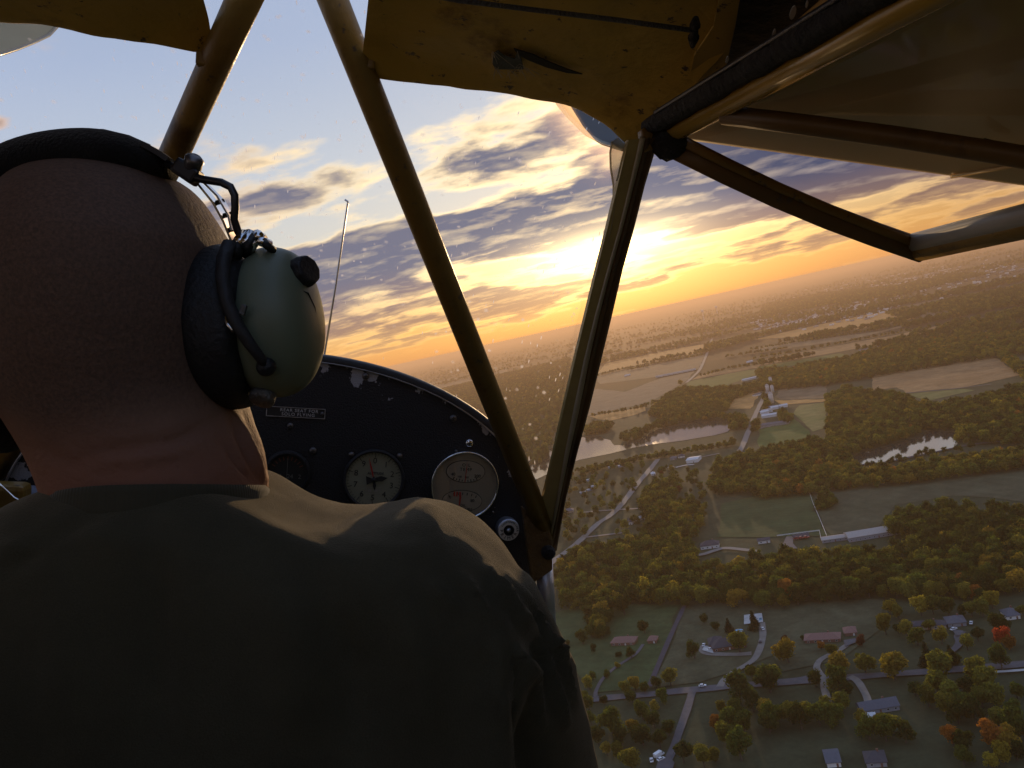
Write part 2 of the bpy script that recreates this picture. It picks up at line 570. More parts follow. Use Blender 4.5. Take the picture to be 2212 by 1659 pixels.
sheet('water', wobble(ground_pts(G7, POND, .5), 10, 3), M_POND, 'narrow bright pond mirroring pale sky between woods')
POND2 = [(360, 1372), (390, 1340), (430, 1338), (440, 1360), (500, 1355), (515, 1372), (420, 1378)]
sheet('water', wobble(ground_pts(G7, POND2, .5), 6, 1.5), M_POND, 'small bright pond end among dark trees')


# ---- roads
def road_mat(name, col):
    return material(name, col, .85, spec=.3, vary=.30, scale=.22, coords='Object')


M_ASPH, M_GRAVEL, M_DARK, M_CONC = road_mat('old_asphalt', (.105, .10, .105)), road_mat('gravel', (.21, .19, .165)), road_mat('dark_asphalt', (.06, .056, .068)), road_mat('concrete', (.46, .45, .43))


def ribbon(name, g, pts, wid, m, z=.75, label=None):
    p = ground_pts(g, pts, z)
    q = []
    for i in range(len(p) - 1):                     # Catmull-Rom through the points
        a, b, c, d = p[max(i - 1, 0)], p[i], p[i + 1], p[min(i + 2, len(p) - 1)]
        for k in range(6):
            t = k / 6
            q.append(.5 * ((2 * b) + (c - a) * t + (2 * a - 5 * b + 4 * c - d) * t * t + (3 * b - a - 3 * c + d) * t ** 3))
    q.append(p[-1])
    b = MB()
    L, Rr = [], []
    for i, s in enumerate(q):
        t = (q[min(i + 1, len(q) - 1)] - q[max(i - 1, 0)])
        nrm = Vector((-t.y, t.x, 0)).normalized() * (wid / 2) * (1 + .22 * mnoise.noise((s.x * .05, s.y * .05, 2.2)))
        L.append(s + nrm); Rr.append(s - nrm)
    b.loft([[a, c] for a, c in zip(L, Rr)], False)
    o = b.build(name, m)
    for f in o.data.polygons:
        if f.normal.z < 0: f.flip()
    return tag(o, label, kind='structure')


ROADS = [
    ('road', G10, [(420, 965), (560, 945), (700, 930), (1000, 905), (1240, 878), (1420, 862), (1600, 846), (1790, 826), (2230, 795), (2400, 770)], 8.5, M_ASPH, 'grey country road with two white cars'),
    ('road', G11, [(-60, 796), (170, 775), (380, 760), (800, 728), (1250, 695), (1750, 657), (2300, 612)], 8.0, M_ASPH, 'grey country road running on past the gold trees'),
    ('driveway', G10, [(1385, 880), (1340, 1030), (1270, 1230), (1220, 1380), (1180, 1460), (1120, 1560)], 5.5, M_ASPH, 'straight grey drive down from the road junction'),
    ('driveway', G10, [(1625, 838), (1660, 780), (1740, 712), (1850, 650), (1930, 590), (1978, 490), (2000, 390), (1990, 280)], 5.0, M_GRAVEL, 'curving pale drive to the concrete pad'),
    ('driveway', G10, [(1900, 548), (1800, 556), (1640, 556), (1520, 545), (1478, 515), (1492, 480)], 6.0, M_GRAVEL, 'pale drive before the dark roofed house'),
    ('path', G10, [(1340, 80), (1290, 190), (1200, 385), (1100, 620), (1010, 840)], 4.0, M_DARK, 'dark straight farm track between meadows'),
    ('path', G10, [(955, 470), (890, 555), (760, 640), (690, 690), (600, 775), (545, 880), (545, 930)], 3.0, M_ASPH, 'faint grey drive to the brick house'),
    ('driveway', G11, [(800, 412), (740, 445), (650, 505), (560, 548), (490, 590), (462, 650), (490, 705), (520, 745), (530, 830), (560, 950)], 4.5, M_GRAVEL, 'winding pale drive crossing the road'),
    ('driveway', G11, [(1690, 345), (1655, 385), (1670, 430), (1640, 480), (1560, 540), (1515, 590), (1510, 690)], 5.0, M_ASPH, 'grey drive between the dark conifers'),
    ('driveway', G11, [(740, 725), (800, 760), (850, 830), (885, 900), (900, 955)], 4.5, M_GRAVEL, 'pale drive to the grey roofed house'),
    ('road', G8, [(60, 1230), (170, 1130), (380, 970), (560, 800), (660, 735), (770, 630), (900, 460), (1000, 345), (1085, 238)], 10.0, M_GRAVEL, 'straight pale street through the village'),
    ('road', G8, [(400, 705), (550, 690), (700, 680), (950, 665)], 5.0, M_GRAVEL, 'short pale side street of the village'),
    ('road', G8, [(460, 918), (620, 898), (770, 880)], 5.0, M_GRAVEL, 'short pale lane below the village street'),
    ('road', G8, [(1240, 310), (1330, 290), (1400, 285)], 6.0, M_CONC, 'pale yard strip before the white hall'),
    ('road', G8, [(1425, 228), (1520, 208), (1620, 188)], 6.0, M_GRAVEL, 'pale lane behind the white hall'),
    ('road', G6, [(1335, 1335), (1345, 1290), (1370, 1245), (1420, 1120), (1480, 985), (1530, 895), (1560, 845)], 10.0, M_GRAVEL, 'pale road running up to the farm'),
    ('road', G6, [(1405, 1152), (1440, 1142), (1500, 1136)], 10.0, M_GRAVEL, 'pale turning beside the long farm barn'),
    ('road', G6, [(1000, 840), (1050, 795), (1090, 750), (1130, 660), (1168, 552)], 12.0, M_GRAVEL, 'straight far road crossing the stubble fields'),
    ('road', G8, [(1440, 1072), (1500, 1060), (1590, 1030), (1690, 1012), (1950, 1040)], 7.0, M_GRAVEL, 'pale drive below the meadow house'),
    ('path', G11, [(1900, 690), (2060, 682), (2300, 664)], 2.6, M_CONC, 'thin white walk beside the road'),
    ('path', G7, [(560, 1385), (850, 1352), (1000, 1320), (1180, 1282), (1340, 1248), (1500, 1228), (1712, 1205)], 5.0, M_DARK, 'dark lane along the pond edge'),
    ('path', G7, [(935, 908), (1150, 890), (1330, 870), (1500, 850)], 5.0, M_ASPH, 'grey lane along the big stubble field'),
]
for i, (nm, g, pts, wd_, m, lab) in enumerate(ROADS):
    ribbon(nm, g, pts, wd_, m, .8 + .03 * i, lab)
sheet('pavement', ground_pts(G10, [(1835, 215), (1990, 198), (2002, 275), (1835, 296)], 1.6), M_CONC, 'white concrete pad at the end of the curving drive')
sheet('pavement', ground_pts(G9, [(205, 885), (268, 880), (262, 940), (300, 985), (160, 985)], 1.6), M_ASPH, 'grey yard beside the horse barn')
sheet('pavement', ground_pts(G11, [(690, 420), (800, 402), (790, 440), (700, 475)], 1.6), M_ASPH, 'grey forecourt of the red roofed house')
sheet('pavement', ground_pts(G11, [(1600, 325), (1700, 340), (1700, 372), (1640, 385)], 1.6), M_ASPH, 'grey forecourt under the trees')
sheet('pavement', ground_pts(G10, [(1470, 520), (1490, 480), (1560, 500), (1570, 550)], 1.6), M_CONC, 'pale parking apron beside the dark roofed house')
sheet('pavement', ground_pts(G10, [(1080, 1500), (1180, 1440), (1230, 1500), (1200, 1600), (1060, 1580)], 1.6), M_ASPH, 'grey turning place at the foot of the drive')
# ------------------------------------------------------------------ trees
def leaf_mat(name, col, var=.35):
    m = bpy.data.materials.new(name)
    m.use_nodes = True
    t = m.node_tree
    t.nodes.clear()
    n = NT(t)
    inf = n.node('ShaderNodeObjectInfo')
    tc = n.node('ShaderNodeTexCoord').outputs['Object']
    pos = n.node('ShaderNodeNewGeometry').outputs['Position']
    f = n.noise(tc, 4.5, 3, .65)
    k = n.m('MULTIPLY', n.m('MULTIPLY_ADD', inf.outputs['Random'], var * 1.6, 1 - var * .8), n.m('MULTIPLY_ADD', n.m('SUBTRACT', f, .5), 2.6, 1.0, clamp=False))
    warm = n.m('MULTIPLY', n.noise(pos, .018, 2, .5), 1.0)
    c = n.mix(n.smooth(warm, .42, .66), (col[0], col[1], col[2]), (col[0] * 1.2, col[1] * 1.03, col[2] * .95))
    c = n.v('SCALE', c, s=k)
    d = n.node('ShaderNodeBsdfDiffuse'); n.put(d.inputs[0], c)
    tr = n.node('ShaderNodeBsdfTranslucent'); n.put(tr.inputs[0], n.v('MULTIPLY', c, (1.5, 1.45, .5)))
    mx = n.node('ShaderNodeMixShader')
    mx.inputs[0].default_value = .58
    t.links.new(d.outputs[0], mx.inputs[1]); t.links.new(tr.outputs[0], mx.inputs[2])
    out = n.node('ShaderNodeOutputMaterial')
    t.links.new(mx.outputs[0], out.inputs[0])
    return m


TINT = dict(dark=(.050, .070, .024), green=(.088, .120, .032), olive=(.160, .165, .040), gold=(.23, .185, .040), orange=(.28, .135, .038), red=(.44, .08, .038),
            conifer=(.030, .042, .026), maroon=(.095, .034, .026), yellow=(.28, .245, .045))
LEAF = {k: leaf_mat('leaves_' + k, v) for k, v in TINT.items()}
M_BARK = material('bark', (.075, .06, .045), .9, scale=3)


def crown_mesh(name, seed, n, kind='round', m=None):
    """leaf sprays spread through several uneven lobes of a crown of radius 1"""
    r = random.Random(seed)
    lobes = []
    if kind == 'cone':
        for i in range(9):
            h = i / 8
            for k in range(3):
                a = r.uniform(0, 6.28); q = (1 - h) * .55
                lobes.append((Vector((math.cos(a) * q, math.sin(a) * q, .25 + 2.5 * h)), .18 + .36 * (1 - h)))
    else:
        tall = r.uniform(.85, 1.2)
        for i in range(r.randint(11, 17)):
            a = r.uniform(0, 6.28); h = r.random() ** .8
            q = r.uniform(.25, .72) * math.sqrt(max(.05, 1 - (h * 1.15 - .35) ** 2))
            lobes.append((Vector((math.cos(a) * q, math.sin(a) * q, .62 + 1.05 * h * tall)), r.uniform(.20, .46)))
        lobes.append((Vector((r.uniform(-.1, .1), r.uniform(-.1, .1), 1.1)), .6))
    mb = MB()
    tot = sum(l[1] ** 2 for l in lobes)
    for c, rad in lobes:
        k = max(6, int(n * rad * rad / tot))
        for _ in range(k):
            d = Vector((r.gauss(0, 1), r.gauss(0, 1), r.gauss(.25, 1))).normalized()
            p = c + d * rad * r.uniform(.70, 1.22)
            nn = (d + Vector((r.gauss(0, .5), r.gauss(0, .5), r.gauss(.2, .5)))).normalized()
            a = nn.orthogonal().normalized()
            a.rotate(Matrix.Rotation(r.uniform(0, 6.28), 3, nn))
            b = nn.cross(a)
            s = r.uniform(.05, .125)
            mb.add([p + a * s, p + b * s * .7 + nn * s * .25, p - a * s, p - b * s * .7 - nn * s * .2], [(0, 1, 2, 3)])
        # knotted inner mass of each lobe keeps the middle of the crown dense
        bm = bmesh.new()
        bmesh.ops.create_icosphere(bm, subdivisions=1, radius=rad * .66)
        mb.add([c + v.co * r.uniform(.75, 1.12) for v in bm.verts], [tuple(v.index for v in f.verts) for f in bm.faces])
        bm.free()
    return mb.mesh(name, m or LEAF['green'])


def trunk_mesh(seed, kind='round'):
    r = random.Random(seed)
    mb = MB()
    top = 1.2 if kind == 'round' else 2.4
    mb.tube([(0, 0, -.1), (.01, 0, .3), (r.uniform(-.05, .05), r.uniform(-.05, .05), top)], [.085, .06, .02], 6)
    for i in range(4):
        a = r.uniform(0, 6.28)
        z = r.uniform(.35, .7)
        mb.tube([(0, 0, z), (math.cos(a) * .25, math.sin(a) * .25, z + .25), (math.cos(a) * .5, math.sin(a) * .5, z + .6)], [.035, .025, .01], 5)
    return mb.mesh('trunk', M_BARK)


CROWN, TRUNK = {}, {}
for i, k in enumerate(TINT):
    kind = 'cone' if k == 'conifer' else 'round'
    CROWN[k] = [crown_mesh('crown', 100 + 10 * i + j, 1500, kind, LEAF[k]) for j in range(4)]
    TRUNK[k] = [trunk_mesh(200 + 10 * i + j, kind) for j in range(2)]


def inside(p, poly):
    c = False
    j = len(poly) - 1
    for i in range(len(poly)):
        a, b = poly[i], poly[j]
        if (a.y > p.y) != (b.y > p.y) and p.x < (b.x - a.x) * (p.y - a.y) / (b.y - a.y) + a.x: c = not c
        j = i
    return c


def fill(poly, sp, r, keep=1.0):
    xs, ys = [p.x for p in poly], [p.y for p in poly]
    out = []
    y = min(ys)
    while y < max(ys):
        x = min(xs)
        while x < max(xs):
            p = Vector((x + r.uniform(-.45, .45) * sp, y + r.uniform(-.45, .45) * sp, 0))
            if r.random() < keep and inside(p, poly): out.append(p)
            x += sp
        y += sp
    return out


def along(pts, sp, wid, r):
    out = []
    for a, b in zip(pts, pts[1:]):
        n = max(1, int((b - a).length / sp))
        for k in range(n):
            p = a.lerp(b, k / n)
            out.append(Vector((p.x + r.uniform(-wid, wid), p.y + r.uniform(-wid, wid), 0)))
    return out


# trees counted one by one on the lawns of the lower right: centre, crown radius (pixels of the enlarged window), tint
LAWN10 = [(430, 440, 55, 'dark'), (500, 330, 35, 'dark'), (640, 375, 35, 'dark'), (965, 340, 55, 'dark'), (1490, 270, 40, 'dark'), (1700, 320, 50, 'conifer'), (1920, 290, 60, 'conifer'),
          (1400, 560, 65, 'dark'), (1790, 490, 90, 'olive'), (525, 525, 30, 'dark'), (745, 575, 30, 'dark'), (855, 570, 42, 'dark'), (735, 665, 25, 'gold'), (520, 765, 35, 'green'),
          (645, 755, 32, 'green'), (480, 840, 50, 'olive'), (800, 880, 55, 'olive'), (885, 840, 55, 'gold'), (970, 870, 45, 'green'), (1070, 830, 50, 'dark'), (1190, 790, 70, 'olive'),
          (1130, 950, 55, 'green'), (480, 1010, 70, 'green'), (620, 970, 40, 'dark'), (860, 950, 55, 'green'), (950, 1080, 75, 'green'), (1060, 1030, 42, 'gold'), (1050, 1150, 70, 'dark'),
          (680, 1190, 115, 'green'), (870, 1220, 60, 'gold'), (500, 1140, 50, 'green'), (640, 1410, 50, 'gold'), (740, 1440, 60, 'olive'), (850, 1510, 90, 'olive'), (950, 1300, 90, 'dark'),
          (1100, 1330, 70, 'dark'), (1300, 1450, 85, 'dark'), (1480, 1490, 80, 'olive'), (1580, 1460, 60, 'olive'), (1590, 1190, 55, 'orange'), (1650, 1060, 50, 'olive'), (1770, 1080, 80, 'green'),
          (1700, 1170, 85, 'green'), (1830, 1190, 90, 'green'), (1800, 930, 110, 'dark'), (1910, 1010, 80, 'dark'), (2030, 1060, 75, 'gold'), (2060, 1170, 95, 'green'), (1680, 1290, 90, 'olive'),
          (1800, 1420, 110, 'green'), (2000, 770, 60, 'olive'), (2080, 790, 80, 'olive'), (1900, 740, 55, 'olive'), (2170, 580, 60, 'gold'), (2190, 440, 30, 'maroon'), (1870, 690, 28, 'dark'),
          (1590, 330, 40, 'dark'), (300, 470, 26, 'dark'), (560, 1300, 70, 'dark'), (1180, 1230, 60, 'dark'), (450, 950, 40, 'olive'), (760, 1310, 70, 'dark')]
LAWN11 = [(215, 560, 92, 'gold'), (500, 485, 32, 'orange'), (595, 530, 52, 'olive'), (810, 565, 22, 'yellow'), (190, 440, 28, 'maroon'), (840, 450, 38, 'maroon'), (345, 415, 18, 'dark'),
          (660, 670, 75, 'gold'), (870, 660, 80, 'olive'), (1110, 690, 110, 'gold'), (450, 780, 62, 'dark'), (640, 790, 95, 'green'), (720, 870, 55, 'dark'), (1510, 720, 105, 'olive'),
          (1480, 830, 90, 'olive'), (1830, 680, 60, 'dark'), (1800, 760, 90, 'olive'), (1900, 850, 95, 'olive'), (1980, 960, 80, 'olive'), (1600, 630, 60, 'dark'), (2020, 630, 70, 'dark'),
          (2040, 430, 62, 'red'), (2095, 480, 46, 'orange'), (1390, 570, 66, 'conifer'), (1590, 560, 55, 'conifer'), (1515, 420, 58, 'yellow'), (1310, 420, 68, 'green'), (1220, 350, 60, 'olive'),
          (1730, 470, 58, 'olive'), (1820, 400, 50, 'dark'), (1080, 170, 58, 'yellow'), (1150, 210, 50, 'olive'), (1020, 262, 45, 'olive'), (1040, 335, 65, 'olive'), (1340, 170, 75, 'yellow'),
          (1440, 165, 65, 'olive'), (1570, 175, 68, 'dark'), (1690, 195, 38, 'dark'), (1770, 190, 52, 'olive'), (1860, 190, 62, 'olive'), (1940, 115, 66, 'yellow'), (1850, 90, 55, 'dark'),
          (1420, 310, 46, 'olive'), (1150, 340, 38, 'dark'), (2010, 330, 70, 'dark'), (2200, 190, 40, 'olive'), (60, 800, 105, 'dark'), (380, 1050, 68, 'olive'), (540, 1010, 66, 'olive'),
          (680, 985, 76, 'olive'), (250, 1085, 80, 'olive'), (130, 1070, 76, 'green'), (480, 1085, 86, 'green'), (620, 1090, 86, 'green'), (870, 1140, 66, 'gold'), (1000, 1115, 46, 'gold'),
          (1110, 1165, 68, 'olive'), (900, 1215, 78, 'green'), (1040, 1225, 86, 'green'), (1610, 1275, 78, 'orange'), (1960, 1275, 96, 'orange'), (2075, 1310, 76, 'gold'), (1720, 1340, 78, 'dark'),
          (1550, 1000, 76, 'olive'), (1700, 1000, 80, 'green'), (1650, 1080, 78, 'dark'), (1800, 1085, 78, 'dark'), (1990, 1115, 66, 'olive'), (2100, 1160, 78, 'green'), (2170, 1230, 78, 'green'),
          (1700, 1430, 68, 'green'), (2040, 1435, 66, 'yellow'), (1940, 1475, 56, 'yellow'), (2150, 1400, 58, 'dark'), (1400, 940, 72, 'olive'), (1860, 960, 66, 'olive'), (1600, 930, 76, 'olive'),
          (2130, 1040, 60, 'green'), (1750, 900, 70, 'dark'), (1290, 860, 50, 'dark'), (330, 1130, 80, 'dark'), (60, 1160, 80, 'dark'), (1210, 1250, 66, 'dark'), (2150, 880, 55, 'green')]
MARKS = []          # landmarks for the labels, filled by the buildings: (x, y, words)
TREES = []          # (position, radius, tint, place)
for g, lst, ps in ((G10, LAWN10, .248), (G11, LAWN11, .25595)):
    for x, y, rp, tint in lst:
        px, py = g(x, y)
        rs = rp * ps
        k = rs * (.62 if tint != 'conifer' else 1.1)
        w = gp(px + .2156 * k, py + .9765 * k)
        R = (w - Vector((0, 0, ALT))).length
        rad = rs / F * R * 1.06
        if tint == 'conifer': rad *= .85
        TREES.append((w, rad, tint, 'lawn'))

rw = random.Random(21)
MIXW = (('dark', .34), ('green', .31), ('olive', .24), ('gold', .08), ('yellow', .02), ('orange', .01))


def pick(r, mixw=MIXW):
    u = r.random()
    for k, w in mixw:
        u -= w
        if u < 0: return k
    return 'green'


BELT = [G8(*p) for p in [(190, 1190), (340, 1010), (600, 975), (790, 915), (1150, 850), (1390, 970), (1440, 1100), (1690, 1130), (1990, 1020)]] + \
       [G9(*p) for p in [(0, 1000), (500, 985), (700, 945), (960, 970), (1240, 915), (1290, 880), (1500, 835), (2300, 770), (2300, 1235), (1700, 1325), (1300, 1305), (400, 1345), (0, 1425)]] + \
       [G8(*p) for p in [(1800, 1425), (1350, 1440), (900, 1415), (500, 1500), (195, 1460)]]
belt_pts = fill(crown_pts(GS, BELT), 9.4, rw)
for extra in ([G8(500, 1540), G8(560, 1500), G8(640, 1660), G8(520, 1750)], [G10(470, 120), G10(700, 60), G10(800, 100), G10(560, 290), G10(470, 330)]):
    belt_pts += fill(crown_pts(GS, extra), 8.5, rw, .8)
belt_pts.sort(key=lambda p: p.length)
N_IND = max(0, 296 - len(TREES))
for p in belt_pts[:N_IND]:
    TREES.append((p, rw.uniform(5.2, 8.8), pick(rw), 'belt'))
WOODS = []          # (label, [(pos, radius, tint)])
WOODS.append(('long mixed autumn wood crossing the view behind the lawns', [(p, rw.uniform(5.0, 8.6), pick(rw)) for p in belt_pts[N_IND:]]))


def wood(label, polys, sp=9.0, keep=1.0, lines=(), mixw=MIXW, rr=(4.8, 8.2), avoid=()):
    pts = []
    av = [ground_pts(g, a) for g, a in avoid]
    for g, pl in polys: pts += fill(crown_pts(g, pl), sp, rw, keep)
    for g, ln, wid in lines: pts += along(crown_pts(g, ln), 7.0, wid, rw)
    pts = [p for p in pts if not any(inside(p, a) for a in av)]
    WOODS.append((label, [(p, rw.uniform(*rr), pick(rw, mixw)) for p in pts]))


GOLDW = (('dark', .16), ('green', .20), ('olive', .34), ('gold', .22), ('orange', .03), ('yellow', .02))
DARKW = (('dark', .52), ('green', .30), ('olive', .15), ('gold', .03))
WATERS = [(G6, LAKE), (G7, POND), (G7, POND2)]
wood('dark rounded wood behind the long horse barn', [(G9, [(1000, 790), (1100, 660), (1400, 590), (2300, 615), (2300, 765), (1500, 820), (1250, 860)])], mixw=DARKW)
wood('golden hedge belt between pond and meadow', [(G9, [(-20, 395), (350, 315), (850, 290), (1150, 275), (1400, 215), (2300, 110), (2300, 235), (1250, 370), (700, 425), (400, 465), (-20, 500)])],
     mixw=GOLDW, sp=8.0, avoid=WATERS)
wood('single broad dark thicket in the meadow', [(G9, [(450, 590), (460, 500), (520, 460), (600, 480), (625, 550), (560, 590)])], sp=6, mixw=DARKW, rr=(3.5, 5))
wood('large mixed wood above the bright pond', [(G7, [(430, 1210), (420, 910), (550, 860), (730, 895), (870, 885), (1000, 955), (1150, 965), (1450, 905), (1760, 835), (1760, 1200), (1400, 1195), (1180, 1185), (1090, 1180),
     (1000, 1225), (850, 1275), (640, 1300), (560, 1330), (430, 1270)])], avoid=WATERS)
wood('trees standing along the pond bank', [], lines=[(G7, [(600, 1352), (720, 1340), (850, 1318), (905, 1300), (985, 1286), (1100, 1262), (1180, 1250), (1260, 1240), (1400, 1225)], 4.0)], rr=(3.2, 5.6), mixw=DARKW)
wood('tree band behind the big stubble field', [(G7, [(-20, 800), (300, 705), (560, 665), (900, 565), (1200, 532), (1500, 503), (1760, 498), (1760, 620), (1560, 640), (1450, 660), (850, 755), (700, 785), (430, 830), (-20, 870)])], sp=10)
wood('double tree row at the edge of the stubble', [(G7, [(1530, 635), (1580, 625), (1760, 720), (1760, 800), (1690, 775)])], mixw=GOLDW)
wood('far dark woods toward the right horizon', [(G7, [(840, 358), (1000, 338), (1760, 180), (1760, 290), (1400, 340), (1050, 388), (960, 418), (800, 380)]),
     (G7, [(1060, 480), (1250, 432), (1760, 330), (1760, 490), (1500, 500), (870, 568), (880, 542)]), (G7, [(0, 330), (400, 250), (900, 200), (1300, 120), (1500, 120), (900, 260), (400, 330), (0, 400)])], sp=17, keep=.55, rr=(6, 9), mixw=DARKW)
wood('thin far hedgerows between stubble strips', [], lines=[(G7, [(-60, 612), (230, 562), (560, 512), (800, 470), (1040, 430)], 10), (G7, [(-60, 668), (200, 628), (500, 570), (760, 520), (1060, 470)], 10),
     (G6, [(400, 790), (560, 745), (780, 705), (1120, 645)], 9), (G6, [(620, 745), (760, 720)], 9), (G6, [(1250, 660), (1380, 640), (1659, 600)], 10), (G6, [(1100, 780), (1280, 730), (1480, 705)], 8),
     (G6, [(700, 980), (860, 930), (1000, 850)], 10), (G6, [(380, 1040), (560, 1010), (740, 980)], 9), (G7, [(0, 500), (300, 440), (800, 365)], 12)], rr=(4, 6.5), mixw=DARKW)
wood('dark wood above the lake', [(G6, [(740, 1030), (880, 905), (980, 865), (1240, 868), (1480, 832), (1500, 865), (1310, 925), (1250, 1005), (1130, 1040), (850, 1062)]),
     (G6, [(560, 1180), (850, 1078), (1200, 1032), (1380, 1050), (1400, 1110), (1300, 1125), (1200, 1092), (900, 1135), (700, 1200), (600, 1215)]),
     (G6, [(330, 1130), (420, 1090), (520, 1100), (480, 1140), (340, 1165)])], mixw=DARKW, avoid=WATERS)
wood('tree row along the near lake shore', [(G6, [(270, 1390), (520, 1335), (830, 1275), (1200, 1222), (1310, 1190), (1330, 1215), (800, 1302), (560, 1345), (300, 1410)])], mixw=(('dark', .35), ('green', .4), ('olive', .25)), sp=8, rr=(3.5, 5.5), avoid=WATERS)
wood('mixed wood between the village and the pond', [(G6, [(1140, 1490), (1180, 1350), (1320, 1300), (1659, 1250), (1659, 1530), (1500, 1545), (1400, 1520), (1180, 1530)]),
     (G7, [(-20, 1285), (120, 1235), (330, 1190), (430, 1210), (560, 1330), (640, 1385), (560, 1395), (360, 1395), (200, 1420), (-20, 1530)])], avoid=WATERS,
     mixw=(('dark', .33), ('green', .25), ('olive', .24), ('gold', .13), ('orange', .02)))
wood('scattered garden trees of the village', [(G8, [(230, 330), (700, 260), (1020, 250), (900, 420), (620, 700), (350, 930), (230, 900)]), (G8, [(1120, 250), (1500, 280), (1520, 640), (1420, 860), (800, 870), (660, 800), (950, 470)])],
     sp=17, keep=.62, rr=(3, 7), mixw=(('dark', .5), ('green', .25), ('olive', .17), ('gold', .05), ('maroon', .03)))
wood('denser garden trees below the village street', [(G8, [(330, 1010), (600, 960), (640, 1040), (330, 1060)]), (G8, [(930, 560), (1000, 430), (1200, 370), (1290, 420), (1250, 560), (1500, 600), (1430, 880), (1180, 850), (980, 830)])], sp=10, keep=.8)
wood('brushy woods seen through the windshield', [(GS, [(930, 845), (1230, 772), (1235, 830), (1180, 985), (1150, 1000), (1090, 920), (1030, 880)])], sp=16, keep=.7, rr=(6, 9), mixw=DARKW)
wood('scattered trees round the farm', [(G6, [(1410, 1100), (1480, 1060), (1480, 1130), (1420, 1140)]), (G7, [(100, 1010), (190, 1005), (200, 1075), (120, 1080)]), (G7, [(0, 905), (60, 900), (40, 990), (0, 1000)]),
     (G6, [(1440, 760), (1520, 730), (1659, 740), (1659, 830), (1520, 850)]), (G7, [(-20, 860), (60, 820), (430, 770), (430, 835), (100, 870)])], sp=11, keep=.6, avoid=WATERS)
# the country towards the horizon: clumps of woodland growing sparser
pts = []
rf = random.Random(5)
FARF = [ground_pts(g, f) for k, g, f in FIELDS[:14]]
for _ in range(60000):
    px, py = rf.uniform(780, 2260), rf.uniform(540, 860)
    d = wray(px, py)
    if d.z > -.012: continue
    t = -ALT / d.z
    if t < 2700 or t > 17000: continue
    p = Vector((d.x * t, d.y * t, 0))
    q = mnoise.fractal(Vector((p.x * .0008, p.y * .0020, 4.0)), .9, 2.0, 4)
    if q < .10: continue
    if t < 6500 and any(inside(p, f) for f in FARF): continue
    pts.append((p, rf.uniform(6, 9) * (1 + t / 14000), pick(rf, DARKW)))
WOODS.append(('distant woodland thinning into haze toward the horizon', pts))

# ---- the woods as stuff: light tree models set on points
SRC = bpy.data.collections.new('tree_models')
src_tints = [k for k in TINT if k not in ('red', 'maroon', 'conifer')] + ['maroon']
SRC_IDX = {}
names = []
for i, k in enumerate(src_tints):
    for j in range(2):
        me = crown_mesh('crown', 500 + i * 7 + j, 420, 'round', LEAF[k])
        o = bpy.data.objects.new('tree_model', me)
        SRC.objects.link(o)
        SRC_IDX.setdefault(k, []).append(len(names))
        names.append(o.name)


def scatter_group():
    ng = bpy.data.node_groups.new('plant_trees', 'GeometryNodeTree')
    ng.interface.new_socket('Geometry', in_out='INPUT', socket_type='NodeSocketGeometry')
    ng.interface.new_socket('Geometry', in_out='OUTPUT', socket_type='NodeSocketGeometry')
    a = ng.nodes.new('NodeGroupInput'); b = ng.nodes.new('NodeGroupOutput')
    ci = ng.nodes.new('GeometryNodeCollectionInfo')
    ci.inputs['Collection'].default_value = SRC
    ci.inputs['Separate Children'].default_value = True
    ci.inputs['Reset Children'].default_value = True
    ip = ng.nodes.new('GeometryNodeInstanceOnPoints')
    ip.inputs['Pick Instance'].default_value = True

    def attr(nm, ty):
        n = ng.nodes.new('GeometryNodeInputNamedAttribute')
        n.data_type = ty
        n.inputs['Name'].default_value = nm
        return n.outputs['Attribute']
    L = ng.links.new
    L(a.outputs[0], ip.inputs['Points']); L(ci.outputs[0], ip.inputs['Instance'])
    L(attr('pick', 'INT'), ip.inputs['Instance Index'])
    L(attr('spin', 'FLOAT_VECTOR'), ip.inputs['Rotation'])
    L(attr('size', 'FLOAT_VECTOR'), ip.inputs['Scale'])
    L(ip.outputs[0], b.inputs[0])
    return ng


NG = scatter_group()
for lab, lst in WOODS:
    if not lst: continue
    me = bpy.data.meshes.new('woodland')
    me.from_pydata([(p.x, p.y, 0) for p, r, k in lst], [], [])
    at = me.attributes.new('pick', 'INT', 'POINT')
    at.data.foreach_set('value', [SRC_IDX[k][rw.randint(0, 1)] for p, r, k in lst])
    at = me.attributes.new('spin', 'FLOAT_VECTOR', 'POINT')
    at.data.foreach_set('vector', [q for _ in lst for q in (0, 0, rw.uniform(0, 6.28))])
    at = me.attributes.new('size', 'FLOAT_VECTOR', 'POINT')
    at.data.foreach_set('vector', [q for p, r, k in lst for q in (r, r, r * rw.uniform(.85, 1.25))])
    o = link('woodland', me)
    md = o.modifiers.new('trees', 'NODES')
    md.node_group = NG
    tag(o, lab, kind='stuff')
print('trees', len(TREES), 'woods', sum(len(l) for _, l in WOODS))


